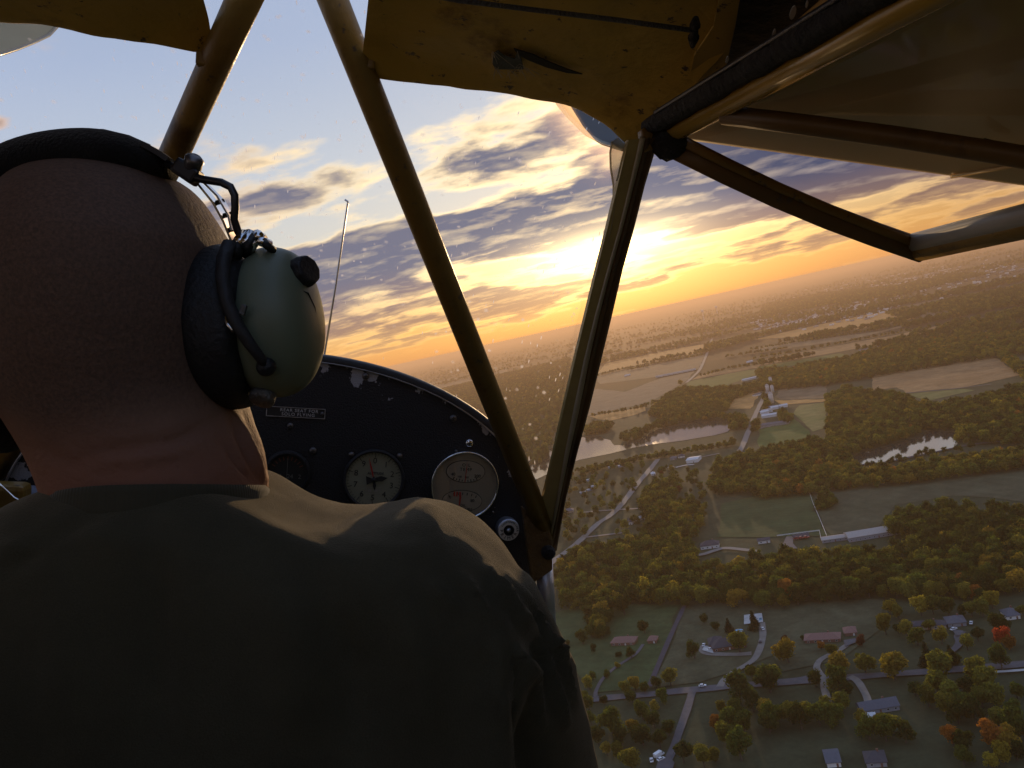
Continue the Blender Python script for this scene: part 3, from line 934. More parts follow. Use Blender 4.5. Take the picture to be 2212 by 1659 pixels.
def plant_trees():
    """the nearest trees one by one, labelled by what they stand next to"""
    words = dict(dark='dark green', green='green', olive='olive', gold='golden', orange='orange', red='red-orange', conifer='dark pointed', maroon='dark red', yellow='yellow')
    near = {}
    for p, r, k, place in TREES:
        if place != 'lawn': continue
        d, w = min(((Vector((x, y, 0)) - p).length, w) for x, y, w in MARKS)
        near.setdefault((k, w), []).append((d, p, r))
    order = ['', 'second ', 'third ', 'fourth ', 'fifth ', 'sixth ', 'seventh ', 'eighth ', 'ninth ', 'tenth ', 'eleventh ', 'twelfth ']
    lab = {}
    for (k, w), l in near.items():
        l.sort(key=lambda q: q[0])
        for i, (d, p, r) in enumerate(l):
            big = 'small ' if r < 3.2 else ('large ' if r > 7.5 else '')
            lead = 'the only' if len(l) == 1 else order[i].strip()
            lab[(p.x, p.y)] = '%s%s %s standing %snearest to %s' % (big, words[k], 'conifer' if k == 'conifer' else 'tree', order[i], w)
    rr = random.Random(3)
    nth = ['leftmost', 'second from left', 'third from left', 'fourth from left', 'fifth from left', 'sixth from left', 'seventh from left', 'eighth from left', 'ninth from left', 'tenth from left',
           'eleventh from left', 'twelfth from left', 'thirteenth from left', 'fourteenth from left', 'fifteenth from left', 'sixteenth from left', 'seventeenth from left', 'rightmost']
    belt = {}
    for k in TINT:
        l = sorted((q for q in TREES if q[2] == k and q[3] == 'belt'), key=lambda q: q[0].x / q[0].y)
        for i, q in enumerate(l):
            belt[(q[0].x, q[0].y)] = ('%s tree in the near edge of the long wood' % words[k]) + (', ' + nth[i] if len(l) <= 18 else '')
    for p, r, k, place in TREES:
        e = empty('conifer_tree' if k == 'conifer' else 'broadleaf_tree', loc=p)
        e.scale = (r, r, r * rr.uniform(.92, 1.12))
        e.rotation_euler.z = rr.uniform(0, 6.28)
        link('trunk', rr.choice(TRUNK[k]), e)
        link('crown', rr.choice(CROWN[k]), e)
        if place == 'lawn':
            tag(e, lab[(p.x, p.y)], 'tree', 'trees on the lawns')
        else:
            tag(e, belt[(p.x, p.y)], 'tree', '%s trees of the long wood edge' % words[k])
# ------------------------------------------------------------------ buildings, cars, fences
def wall_mat(name, col): return material(name, col, .85, spec=.3, vary=.1, scale=.6)
def roof_mat(name, col): return material(name, col, .8, spec=.3, vary=.22, scale=1.2)


MW = dict(brick=wall_mat('brick', (.24, .12, .085)), white=wall_mat('white_siding', (.75, .74, .72)), grey=wall_mat('grey_siding', (.32, .32, .34)), tan=wall_mat('tan_siding', (.42, .35, .27)), blue=wall_mat('blue_siding', (.30, .37, .46)))
MR = dict(red=roof_mat('red_shingle', (.25, .135, .11)), dark=roof_mat('dark_shingle', (.075, .07, .078)), grey=roof_mat('grey_shingle', (.12, .12, .135)), pale=roof_mat('pale_metal', (.44, .38, .33)),
          white=roof_mat('white_metal', (.60, .60, .60)), blue=roof_mat('blue_grey_metal', (.115, .12, .14)), brown=roof_mat('brown_shingle', (.17, .10, .07)))
M_GLASS = material('window_glass', (.03, .035, .045), .12, spec=.8, vary=.0)
M_TRIM = material('white_trim', (.75, .74, .70), .6, vary=.05)


def roof_mesh(L, W, h, over, hip, z0):
    """roof of a house that is L along x, W along y"""
    a, b = L / 2 + over, W / 2 + over
    k = b if hip else 0.0
    k = min(k, a * .85)
    t = .25
    mb = MB()
    v = [(-a, -b, z0), (a, -b, z0), (a, b, z0), (-a, b, z0), (-a + k, 0, z0 + h), (a - k, 0, z0 + h)]
    v2 = [(x, y, z - t) for x, y, z in v[:4]]
    mb.add(v + v2, [(0, 1, 5, 4), (2, 3, 4, 5), (1, 2, 5), (3, 0, 4), (0, 6, 7, 1), (1, 7, 8, 2), (2, 8, 9, 3), (3, 9, 6, 0), (9, 8, 7, 6)])
    return mb


def house(name, label, cat, a, b, W, wall, roof, hh=2.8, rh=2.2, hip=True, wings=(), chim=None, win=True, group=None, mark=None, door=True):
    """a..b: ends of the long side nearest the camera; the house reaches W metres back from it"""
    d = (b - a); L = d.length
    ux = d.normalized(); uy = Vector((-ux.y, ux.x, 0))
    if uy.y < 0: uy = -uy
    c = (a + b) / 2 + uy * (W / 2)
    group = group or {'village_house': 'houses of the village', 'mobile_home': 'mobile homes of the village', 'farm_shed': 'sheds of the farm', 'pond_house': 'houses by the pond', 'far_building': 'far buildings among the fields',
                      'poultry_barn': 'pale poultry barns', 'outbuilding': 'outbuildings of the horse barn', 'garage': 'garages by the road'}.get(name)
    e = empty(name, loc=(c.x, c.y, 0))
    e.rotation_euler.z = math.atan2(ux.y, ux.x)
    tag(e, label, cat, group)
    if mark: MARKS.append((c.x, c.y, mark))
    boxes = [(0, 0, L, W)] + list(wings)
    for i, (x, y, l, w) in enumerate(boxes):
        mb = MB().box((x, y, hh / 2), (l, w, hh))
        if not hip:                                  # gable triangles
            for s in (-1, 1):
                mb.add([(x + s * l / 2, y - w / 2, hh), (x + s * l / 2, y + w / 2, hh), (x + s * l / 2, y, hh + rh * .98), (x + s * (l / 2 - .2), y - w / 2, hh), (x + s * (l / 2 - .2), y + w / 2, hh), (x + s * (l / 2 - .2), y, hh + rh * .98)],
                       [(0, 1, 2), (3, 5, 4), (0, 2, 5, 3), (1, 4, 5, 2)])
        mb.build('wall', MW[wall], e)
        r = roof_mesh(l, w, rh * (1.0 if i == 0 else .9), .6, hip, hh + .08)
        r.v = [(p[0] + x, p[1] + y, p[2]) for p in r.v]
        ro = r.build('roof', MR[roof], e)
        if (chim or (chim is None and cat == 'house')) and i == 0:
            MB().box((L * .18, W * .1, hh + rh), (1.1, .8, 1.6)).build('chimney', MW['brick'], ro)
    if win:
        n = max(2, int(L / 4.2))
        me = MB().box((0, 0, 0), (1.5, .12, 1.2)).mesh('window', M_TRIM)
        pe = MB().box((0, -.05, 0), (1.25, .08, .95)).mesh('pane', M_GLASS)
        for k in range(n):
            if door and k == n // 2: continue
            wx = -L / 2 + (k + .5) * L / n
            w_ = link('window', me, e); w_.location = (wx, -W / 2 - .05, 1.55)
            link('pane', pe, w_)
    if door:
        x = -L / 2 + (max(2, int(L / 4.2)) // 2 + .5) * L / max(2, int(L / 4.2))
        MB().box((x, -W / 2 - .05, 1.05), (1.1, .12, 2.1)).build('door', MW['brick'] if wall != 'brick' else M_TRIM, e)
    return e


def hg(g, p, q): return gp(*g(*p)), gp(*g(*q))


A = house('brick_house', 'low brick ranch house with two reddish hip roofs on the left lawn', 'house', *hg(G10, (680, 490), (880, 482)), 11, 'brick', 'red', rh=3.0, mark='the left red roofed ranch house', chim=True)
house('garage', 'small reddish roofed garage right of the left ranch house', 'garage', *hg(G10, (1000, 470), (1072, 466)), 8, 'brick', 'red', rh=2.6, win=False, mark='the small red roofed garage')
house('big_house', 'large dark roofed brick house beside the olive tree', 'house', *hg(G10, (1570, 545), (1860, 500)), 13, 'brick', 'dark', rh=4.2, hh=3.2, wings=[(-9, 7, 10, 13)], chim=True, mark='the large dark roofed house')
house('red_roofed_house', 'long brick ranch house with reddish roof by the winding drive', 'house', *hg(G11, (365, 455), (665, 440)), 11, 'brick', 'red', rh=2.8, chim=True, mark='the right red roofed ranch house')
house('garage', 'red roofed garage behind the forecourt of the long ranch house', 'garage', *hg(G11, (705, 395), (805, 385)), 10, 'brick', 'red', rh=2.8, win=False, mark='the garage by the winding drive')
house('grey_house', 'grey roofed house half hidden behind the yellow tree', 'house', *hg(G11, (1575, 315), (1730, 300)), 12, 'grey', 'grey', rh=3.0, mark='the grey roofed house above the conifers')
house('dark_house', 'low dark roofed house under the olive trees', 'house', *hg(G11, (1265, 338), (1560, 325)), 8, 'tan', 'dark', rh=2.2, mark='the low dark roofed house in the trees')
house('pale_house', 'pale blue roofed house at the right edge behind the red tree', 'house', *hg(G11, (2075, 255), (2185, 240)), 12, 'white', 'blue', rh=3.4, mark='the pale house at the right edge')
house('long_grey_house', 'long grey roofed house in the trees below the road', 'house', *hg(G11, (850, 1062), (1165, 1010)), 10, 'grey', 'blue', rh=3.2, hip=False, mark='the long grey roofed house')
house('shed', 'blue-grey gabled shed with white eave at the bottom edge', 'shed', *hg(G11, (556, 1500), (672, 1490)), 13, 'white', 'blue', rh=2.6, hip=False, win=False, mark='the blue grey shed at the bottom edge')
house('skylight_house', 'dark roofed house with pale roof windows at the bottom edge', 'house', *hg(G11, (890, 1500), (1060, 1490)), 11, 'grey', 'dark', rh=3.0, mark='the dark roofed house at the bottom edge')
for k in range(3):
    a = gp(*G11(950 + 18 * k, 1440 + 22 * k))
house('canopy', 'small white flat canopy beside the long grey house', 'canopy', *hg(G11, (880, 1108), (968, 1100)), 5, 'white', 'white', hh=2.4, rh=.4, win=False, door=False)
house('cottage', 'dark roofed meadow house with white walls above the autumn wood', 'house', *hg(G8, (1460, 1030), (1620, 1008)), 12, 'white', 'dark', rh=4.0, hh=3.5, mark='the white walled meadow house')
house('village_house', 'white walled dark roofed house by the village street', 'house', *hg(G8, (800, 815), (862, 808)), 10, 'white', 'dark', rh=3.6, hh=3.4)
house('village_house', 'small white house alone on the village meadow', 'house', *hg(G8, (1308, 712), (1362, 706)), 9, 'white', 'grey', rh=2.4)
house('village_house', 'white cottage beside the dark conifers of the village', 'house', *hg(G8, (1028, 682), (1092, 672)), 9, 'white', 'pale', rh=2.4)
house('village_house', 'low white house among the lower village trees', 'house', *hg(G8, (1258, 832), (1318, 825)), 8, 'white', 'grey', rh=2.0)
house('village_house', 'white house half hidden in the wood right of the village', 'house', *hg(G8, (1655, 500), (1712, 490)), 10, 'white', 'grey', rh=3.0)
house('village_house', 'pale roofed house above the lane right of the street', 'house', *hg(G8, (905, 782), (975, 760)), 8, 'white', 'pale', rh=2.0)
house('village_house', 'grey house behind the window post on the village lawn', 'house', *hg(G8, (270, 715), (350, 700)), 10, 'tan', 'grey', rh=3.0)
house('white_hall', 'pale flat roofed hall behind the village street', 'hall', *hg(G8, (1335, 278), (1435, 265)), 26, 'white', 'white', hh=5, rh=1.6, hip=False, win=False)
for i, (p, q, r, wl) in enumerate([((1195, 250), (1250, 240), 'grey', 'grey'), ((1262, 232), (1318, 222), 'dark', 'white'), ((1185, 335), (1232, 325), 'pale', 'tan'), ((1030, 385), (1065, 378), 'white', 'white')]):
    house('village_house', ['grey house left of the white hall', 'dark roofed house nearest to the white hall', 'pale roofed house below the white hall', 'small white house at the village street corner'][i], 'house', *hg(G8, p, q), 12, wl, r, rh=2.6)
for i, (p, q) in enumerate([((410, 545), (458, 535)), ((480, 520), (520, 508)), ((505, 492), (550, 484)), ((685, 300), (720, 292)), ((740, 312), (778, 306)), ((655, 322), (675, 318)), ((470, 436), (495, 430))]):
    house('mobile_home', ['lowest pale blue mobile home of the three by the window post', 'middle pale blue mobile home of the three by the window post', 'highest pale blue mobile home of the three by the window post', 'left pale mobile home behind the village trees',
                          'right pale mobile home behind the village trees', 'tiny pale mobile home left of two others', 'single pale mobile home on the village lawn'][i], 'mobile home', *hg(G8, p, q), 6, 'blue', 'white', hh=2.8, rh=.8, hip=False, win=False, door=False)

# the horse barn
house('horse_barn', 'long horse barn with pale metal roof beside the wood', 'barn', *hg(G9, (740, 935), (1245, 852)), 20, 'grey', 'pale', hh=4.2, rh=3.2, hip=False, mark='the long horse barn', win=True)
house('stable_wing', 'lower pale roofed stable joined to the left of the horse barn', 'barn', *hg(G9, (512, 942), (735, 912)), 11, 'grey', 'pale', hh=3.0, rh=1.6, hip=False)
house('outbuilding', 'small dark shed with bright roof edge on the barn yard', 'shed', *hg(G9, (275, 915), (402, 890)), 7, 'grey', 'dark', hh=3, rh=1.6, hip=False, win=False)
house('outbuilding', 'low grey shed left of the barn yard', 'shed', *hg(G9, (-30, 950), (72, 935)), 9, 'white', 'dark', hh=3, rh=1.8, hip=False)

# the farm
house('long_barn', 'long grey farm barn beside the green pasture', 'barn', *hg(G6, (1492, 1135), (1665, 1112)), 18, 'grey', 'grey', hh=4, rh=2.6, hip=False)
for i, (g, p, q, W, r, wl) in enumerate([(G7, (0, 1075), (98, 1060), 16, 'white', 'white'), (G7, (0, 1042), (70, 1030), 16, 'pale', 'white'), (G7, (62, 1020), (112, 1010), 18, 'white', 'white'), (G7, (118, 1008), (170, 998), 14, 'white', 'white'),
                                           (G6, (1490, 1050), (1540, 1040), 16, 'white', 'white'), (G6, (1520, 1020), (1570, 1012), 16, 'grey', 'white')]):
    house('farm_shed', ['white farm shed behind the long grey barn', 'pale roofed farm shed second from the grey barn', 'white farm shed beside the tower', 'rightmost white farm shed lit by the sun', 'white farm shed at the road side', 'grey roofed farm shed behind the others'][i],
          'farm building', *hg(g, p, q), W, wl, r, hh=4.5, rh=2.2, hip=False, win=False, door=False)
for i, (g, p, q, W, r) in enumerate([(G6, (1372, 832), (1525, 798), 16, 'white'), (G6, (800, 808), (1060, 757), 14, 'pale'), (G6, (1240, 605), (1350, 572), 30, 'white'), (G7, (120, 868), (205, 852), 14, 'white'), (G6, (1400, 712), (1435, 704), 14, 'white'), (G6, (1455, 930), (1505, 915), 12, 'grey'),
                                       (G6, (600, 800), (635, 792), 16, 'white'), (G7, (835, 595), (900, 585), 20, 'blue'), (G7, (1010, 592), (1040, 585), 20, 'white'), (G7, (1115, 568), (1145, 562), 20, 'white'), (G7, (1275, 528), (1330, 518), 25, 'blue'), (G7, (640, 640), (720, 625), 18, 'blue'), (G7, (720, 625), (780, 612), 18, 'grey'), (G7, (670, 668), (720, 660), 18, 'blue'),
                                       (G7, (500, 258), (560, 250), 20, 'white')]):
    if i == 14: continue
    house('poultry_barn' if i < 2 else 'far_building', ['long white poultry barn at the edge of the pasture', 'very long pale barn across the pale stubble', 'cluster hall with pale roof beside the far road', 'white shed behind the farm on the brown field', 'small white shed in the tan stubble strip',
          'grey shed beside the golden field', 'tiny white shed among trees near the pale stubble', 'blue roofed building among trees beyond the stubble', 'white building among trees beyond the stubble', 'small white building in the tree band', 'blue roofed building in the right tree band',
          'blue grey building at the left of the tree band', 'grey building at the left of the tree band', 'lower blue roofed building at the left of the tree band'][i], 'barn' if i < 7 else 'building', *hg(g, p, q), W, 'white', r, hh=4, rh=2.0, hip=False, win=False, door=False)
for i, (p, q) in enumerate([((498, 262), (535, 255)), ((530, 272), (590, 265)), ((362, 268), (392, 264)), ((615, 228), (655, 222))]):
    house('pond_house', ['square white house left of the bright pond', 'low white house nearest the bright pond', 'lone white cottage left of the pond houses', 'white house half hidden above the pond end'][i], 'house', *hg(G9, p, q), 9, 'white', 'white' if i < 2 else 'pale', rh=2.0)
for i, (p, hgt, rad) in enumerate([((65, 870), 24, 4.0), ((40, 900), 16, 4.5), ((72, 905), 16, 4.0), ((66, 975), 22, 5.0)]):
    e = empty('silo', loc=gp(*G7(*p)))
    tag(e, ['tall farm silo with sunlit top', 'short pale silo left of the farm road', 'short pale silo right of the farm road', 'broad pale silo among the farm sheds'][i], 'silo', 'farm silos')
    MB().lathe([(rad, 0), (rad, hgt)], (0, 0, 0), n=16, cap0=True).build('body', MW['white'], e, True)
    MB().lathe([(rad * 1.03, hgt - .2), (rad * .8, hgt + rad * .45), (.3, hgt + rad * .8)], (0, 0, 0), n=16, cap1=True).build('dome', MR['pale'], e, True)
for i, p in enumerate([(1115, 432), (1205, 402)]):
    e = empty('water_tower', loc=gp(*G6(*p)))
    tag(e, ['left of two pale water towers near the horizon', 'right of two pale water towers near the horizon'][i], 'water tower', 'water towers')
    s = 2.2
    MB().lathe([(.5 * s, 40 * s), (6 * s, 43 * s), (8 * s, 48 * s), (6.5 * s, 53 * s), (.3 * s, 56 * s)], (0, 0, 0), n=16).build('tank', MW['white'], e, True)
    MB().lathe([(3.2 * s, 0), (1.8 * s, 8 * s), (1.6 * s, 41 * s)], (0, 0, 0), n=12).build('column', MW['white'], e, True)

# far suburb: hundreds of roofs that read as one speckled mass
mbt = MB(); r9 = random.Random(9)
for _ in range(900):
    u = r9.random()
    g, x, y = (G7, r9.uniform(-60, 900), 0) if u < .6 else (G7, r9.uniform(400, 1712), 0)
    y = (465 - x * .15 + r9.gauss(0, 28)) if u < .5 else (290 - x * .12 + r9.gauss(0, 50))
    p = gp(*g(x, y))
    if p.length > 16000 or p.y < 0: continue
    s = r9.uniform(6, 13) * (1 + p.length / 12000)
    mbt.box((p.x, p.y, 3.5), (s * r9.uniform(1, 1.8), s, 7.0), Matrix.Rotation(r9.uniform(0, 3.1), 3, 'Z'), mi=r9.choice((0, 0, 1, 2)))
tag(mbt.build('far_suburb', [MW['white'], MW['grey'], MR['dark']]), 'distant suburb of small pale roofs in the haze', kind='stuff')

# ---- cars
CARP = dict(white=material('white_car_paint', (.80, .80, .80), .25, coat=.6, vary=.02), blue=material('blue_car_paint', (.22, .42, .55), .25, coat=.6, vary=.02), dark=material('dark_car_paint', (.03, .03, .035), .25, coat=.6, vary=.02),
            red=material('red_car_paint', (.45, .04, .03), .3, coat=.5, vary=.02))
M_TYRE = material('tyre', (.02, .02, .02), .9)


def car_meshes(kind):
    prof = [(-2.2, .35), (-2.25, .75), (-2.05, .95), (-1.2, 1.0), (1.0, .98), (2.0, .82), (2.2, .65), (2.2, .35)] if kind == 'car' else [(-2.9, .4), (-2.95, 2.3), (-2.8, 2.55), (1.6, 2.55), (2.1, 1.5), (2.9, 1.2), (2.95, .4)]
    cab = [(-1.75, .98), (-1.2, 1.42), (.35, 1.45), (1.05, .97)] if kind == 'car' else [(1.3, 1.5), (1.3, 2.2), (1.72, 2.2), (2.05, 1.5)]
    w, wc = (.9, .74) if kind == 'car' else (1.15, 1.17)
    body = MB().loft([[(x, -w, z) for x, z in prof], [(x, -w * .94, z + .02) for x, z in prof][:], [(x, w * .94, z + .02) for x, z in prof], [(x, w, z) for x, z in prof]][0:1] + [[(x, w, z) for x, z in prof]], True, True, True)
    glass = MB().loft([[(x, -wc, z) for x, z in cab], [(x, wc, z) for x, z in cab]], True, True, True)
    roof = MB().box(((cab[1][0] + cab[2][0]) / 2, 0, cab[2][1] + .02), (cab[2][0] - cab[1][0] + .1, wc * 1.9, .06))
    wheel = MB().lathe([(.32, -.1), (.32, .1)], (0, 0, 0), (0, 1, 0), 12, cap0=True, cap1=True)
    return body, glass, roof, wheel


def car(label, g, p, heading, paint='white', kind='car', sc=1.15):
    b, gl, rf_, wh = car_meshes(kind)
    w = gp(*g(*p))
    e = empty('parked_car' if kind == 'car' else 'camper_van', loc=(w.x, w.y, 1.0))
    e.rotation_euler.z = heading
    e.scale = (sc, sc, sc)
    tag(e, label, 'car' if kind == 'car' else 'van', 'cars below')
    b.build('body', CARP[paint], e, bevel=.06)
    gl.build('windows', M_GLASS, e)
    rf_.build('roof', CARP[paint], e)
    me = wh.mesh('wheel', M_TYRE)
    for x in (-1.35, 1.4):
        for y in (-.85, .85):
            q = link('wheel', me, e); q.location = (x, y, .32)


hd = lambda g, a, b: math.atan2(*(reversed(((gp(*g(*b)) - gp(*g(*a))).to_2d())[:])))
RH = hd(G10, (1420, 862), (1790, 826))
car('white car on the road left of the curving drive', G10, (1478, 850), RH)
car('white car on the road right of the curving drive', G10, (1757, 838), RH, sc=1.25)
car('white car parked before the large dark roofed house', G10, (1548, 530), RH + .3)
car('small white car at the corner of the large dark roofed house', G10, (1488, 492), 1.2)
car('pale blue car on the white concrete pad', G10, (1982, 268), 1.3, 'blue')
car('white car on the drive below the concrete pad', G10, (2002, 350), 1.5)
car('dark car on the curving drive', G10, (1978, 462), 1.3, 'dark')
car('white camper van at the foot of the straight drive', G10, (1100, 1460), .6, kind='van')
car('white car beside the camper van', G10, (1118, 1492), .4)
car('small white car left of the camper van', G10, (1034, 1500), 1.5)
car('white car under the trees beside the grey roofed house', G11, (1624, 345), .3)
car('white car left of the pale house at the right edge', G11, (1770, 292), 1.0)
car('white car beside the low dark roofed house', G11, (1275, 318), .1)
car('red car beside the low dark roofed house', G11, (1195, 320), .5, 'red')
for i, x in enumerate((300, 335, 375)):
    car(['left red truck on the barn yard', 'middle red truck on the barn yard', 'right red truck on the barn yard'][i], G9, (x, 912 - (x - 300) * .1), RH, 'red', sc=1.5)

# swimming pool behind the big house
e = empty('swimming_pool', loc=gp(*G10(1790, 365)))
tag(e, 'small blue swimming pool between the conifers', 'pool')
MB().lathe([(3.6, 0), (3.6, 1.2), (3.3, 1.2)], (0, 0, 0), n=24).build('pool_wall', MW['blue'], e)
MB().lathe([(3.3, 1.1)], (0, 0, 0), n=24, cap0=True).build('water', material('pool_water', (.10, .45, .75), .05, vary=0), e)

# ---- white board fences of the paddock
M_FENCE = material('white_fence', (.72, .72, .70), .7, vary=.05)
for lab, pts in (('long white board fence dividing the meadow', [(392, 485), (432, 605), (490, 740), (548, 882)]), ('white board fence round the barn paddock', [(130, 884), (300, 862), (486, 840), (500, 905)])):
    w = ground_pts(G9, pts)
    e = empty('board_fence', loc=w[0])
    tag(e, lab, 'fence', 'white board fences')
    w = [p - w[0] for p in w]
    post = MB().box((0, 0, .75), (.3, .3, 1.5)).mesh('post', M_FENCE)
    for a, b in zip(w, w[1:]):
        n = max(2, int((b - a).length / 8))
        for k in range(n):
            q = link('post', post, e); q.location = a.lerp(b, k / n)
        for z in (.5, .95, 1.4):
            MB().tube([a + Vector((0, 0, z)), b + Vector((0, 0, z))], .16, 4).build('rail', M_FENCE, e)
MARKS += [(gp(*G10(1370, 880)).x, gp(*G10(1370, 880)).y, 'the road junction'), (gp(*G10(560, 930)).x, gp(*G10(560, 930)).y, 'the left end of the road'), (gp(*G11(2212, 620)).x, gp(*G11(2212, 620)).y, 'the right end of the road'),
          (gp(*G10(1120, 1480)).x, gp(*G10(1120, 1480)).y, 'the white camper van'), (gp(*G11(520, 745)).x, gp(*G11(520, 745)).y, 'the crossing of road and winding drive')]
plant_trees()
# ------------------------------------------------------------------ the aeroplane (its own frame: x right, y forward, z up, origin at the eye)
_f = Vector((-.218, 1, .0916)).normalized()
_r = Vector((1, .224, -.066)); _r = (_r - _f * _r.dot(_f)).normalized()
_u = _r.cross(_f)
A3 = Matrix((_r, _f, _u)).transposed()
MA = MC @ A3.to_4x4()


def af(px, py, x=None, y=None, z=None, d=None):
    c = A3.transposed() @ Vector(((px - 1106) / F, 1, (829.5 - py) / F))
    t = x / c.x if x is not None else y / c.y if y is not None else z / c.z if z is not None else d
    return c * t


def afp(px, py, p0, n):
    c = A3.transposed() @ Vector(((px - 1106) / F, 1, (829.5 - py) / F))
    return c * (Vector(p0).dot(n) / c.dot(n))


def wear(n, tc, c, p):
    f = n.noise(tc, 9.0, 7, .7)
    g = n.noise(tc, 60.0, 4, .7)
    c = n.mix(n.smooth(f, .52, .70), c, n.v('MULTIPLY', c, (.35, .28, .25)))
    return n.mix(n.smooth(g, .61, .68), c, (.10, .07, .045))


M_YEL = material('yellow_tube_paint', (.24, .145, .030), .42, spec=.5, vary=.2, scale=14, bump=.12, bscale=90, fn=wear)
M_FAB = material('yellow_fabric', (.62, .41, .075), .55, spec=.35, vary=.2, scale=7, bump=.25, bscale=18, fn=wear)
M_FABO = material('cream_yellow_wing_fabric', (.56, .37, .14), .4, spec=.4, vary=.08, scale=3, bump=.04, bscale=6)
M_BLK = material('black_gunk', (.022, .018, .016), .75, vary=.4, scale=60, bump=.9, bscale=140)
M_VIN = material('dark_navy_vinyl', (.016, .019, .030), .35, spec=.5, vary=.3, scale=30, bump=.2, bscale=60)
M_STEEL = material('steel', (.42, .43, .45), .32, metal=1.0, vary=.15, scale=40, bump=.05)
M_ALU = material('bare_aluminium', (.50, .53, .60), .38, metal=.9, vary=.25, scale=25, bump=.15, bscale=60)
M_CHROME = material('chrome', (.75, .77, .80), .12, metal=1.0, vary=.03)
M_SCREW = material('dull_screw', (.16, .15, .15), .4, metal=.8, vary=.2)
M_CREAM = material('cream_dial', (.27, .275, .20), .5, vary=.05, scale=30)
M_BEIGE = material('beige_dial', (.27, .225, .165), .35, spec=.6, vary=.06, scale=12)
M_INK = material('black_print', (.02, .02, .02), .6, vary=0)
M_REDINK = material('red_print', (.45, .03, .02), .5, vary=0)
M_WHITEINK = material('white_print', (.75, .75, .72), .5, vary=0)
M_RUB = material('black_rubber', (.02, .02, .022), .6, vary=.2, scale=50, bump=.2)

AX, AZ, AA, AB = -.04, -.285, .345, .220          # arch of the instrument panel
PY = 1.1


def panel_fn(n, tc, c, p):
    x, y, z = n.sep(tc)
    ex = n.m('MULTIPLY', n.m('SUBTRACT', x, AX), 1 / AA)
    ez = n.m('MULTIPLY', n.m('SUBTRACT', z, AZ), 1 / AB)
    rr = n.m('SQRT', n.m('ADD', n.m('MULTIPLY', ex, ex), n.m('MULTIPLY', ez, ez)))
    edge = n.m('MULTIPLY', n.smooth(rr, .80, .99), n.smooth(z, -.30, -.20))
    f = n.noise(tc, 34.0, 6, .62)
    f2 = n.noise(tc, 9.0, 3, .5)
    left = n.smooth(x, .10, -.03)
    amt = n.m('ADD', n.m('MULTIPLY', edge, .145), n.m('MULTIPLY', n.m('MULTIPLY', left, edge), .09))
    chip = n.smooth(n.m('ADD', n.m('MULTIPLY_ADD', n.m('SUBTRACT', f2, .5), .5, f), amt), .715, .725)
    n.put(p.inputs['Roughness'], n.m('MULTIPLY_ADD', chip, -.1, .55))
    return n.mix(chip, (.013, .013, .016), (.36, .37, .42))


M_PANEL = material('black_crackle_panel', (.015, .015, .018), .55, vary=.1, bump=.35, bscale=420, fn=panel_fn)

plane = empty('light_aircraft', mw=MA)
tag(plane, 'vintage yellow two-seat light aeroplane cockpit with open right door', 'airplane')


def arch_pt(th, k=1.0, y=PY):
    return Vector((AX + AA * k * math.cos(th), y, AZ + AB * k * math.sin(th)))


# instrument panel: arched plate running down to the floor
N = 48
out = [arch_pt(math.pi * i / N, .975) for i in range(N + 1)]
out = [Vector((out[0].x, PY, -.80))] + out + [Vector((out[-1].x, PY, -.80))]
MB().prism(out, (0, .006, 0)).build('instrument_panel', M_PANEL, plane, angle=30)
# coaming: dark lip round the arch, and the boot cowl beyond
c = MB()
c.loft([[arch_pt(math.pi * i / N, k, y) for i in range(N + 1)] for k, y in ((.978, PY - .004), (1.012, PY - .006), (1.022, PY + .02), (1.0, PY + .05), (.965, PY + .05))], False)
c.build('coaming', M_RUB, plane, True)
MB().loft([[arch_pt(math.pi * i / N, .974, PY - .003) for i in range(N + 1)], [arch_pt(math.pi * i / N, .981, PY - .005) for i in range(N + 1)], [arch_pt(math.pi * i / N, .984, PY - .002) for i in range(N + 1)]], False).build('panel_rim', M_ALU, plane, True)
cw = []
for y, k, dz in ((1.15, .97, 0), (1.45, .93, -.035), (1.85, .80, -.09), (2.10, .62, -.15), (2.16, .40, -.20)):
    ring = [Vector((AX + AA * k * math.cos(t), y, AZ + dz + (AB if math.sin(t) > 0 else .55) * k * math.sin(t) * (1.0 if math.sin(t) > 0 else 1.0))) for t in (2 * math.pi * i / 40 for i in range(40))]
    cw.append(ring)
MB().loft(cw, True, False, True).build('nose_cowl', M_FABO, plane, True)
MB().lathe([(.085, 0), (.085, .03), (.04, .05)], (AX, 2.16, AZ - .2), (0, 1, 0), 20).build('spinner', M_ALU, plane, True)
pr = MB()
for s in (1, -1):
    ux_, uz_ = -.7071 * s, .7071 * s
    pr.loft([[Vector((AX + q * ux_ - dz * w_ * uz_, 2.19 + dy, AZ - .2 + q * uz_ + dz * w_ * ux_)) for dy, dz in ((.01, -.5), (.012, .2), (.0, .5), (-.012, .1))] for q, w_ in ((.03, .06), (.3, .12), (.6, .11), (.84, .05))], True, True, True)
pr.build('propeller', material('propeller_wood', (.15, .08, .04), .4), plane, True)
# fuel gauge wire with its bent tip
w0, w1 = af(697, 790, y=1.4), af(751, 440, y=1.4)
MB().tube([w0, w0.lerp(w1, .5) + Vector((.001, 0, 0)), w1, w1 + Vector((0, 0, .0035)), w1 + Vector((-.005, 0, .006))], .0016, 8).build('fuel_gauge_wire', M_STEEL, plane, True)
fc = Vector((w0.x, 1.4, w0.z))
MB().lathe([(.03, -.02), (.03, .004), (.006, .010)], fc + Vector((0, 0, -.012)), (0, 0, 1), 20).build('fuel_cap', M_ALU, plane, True)


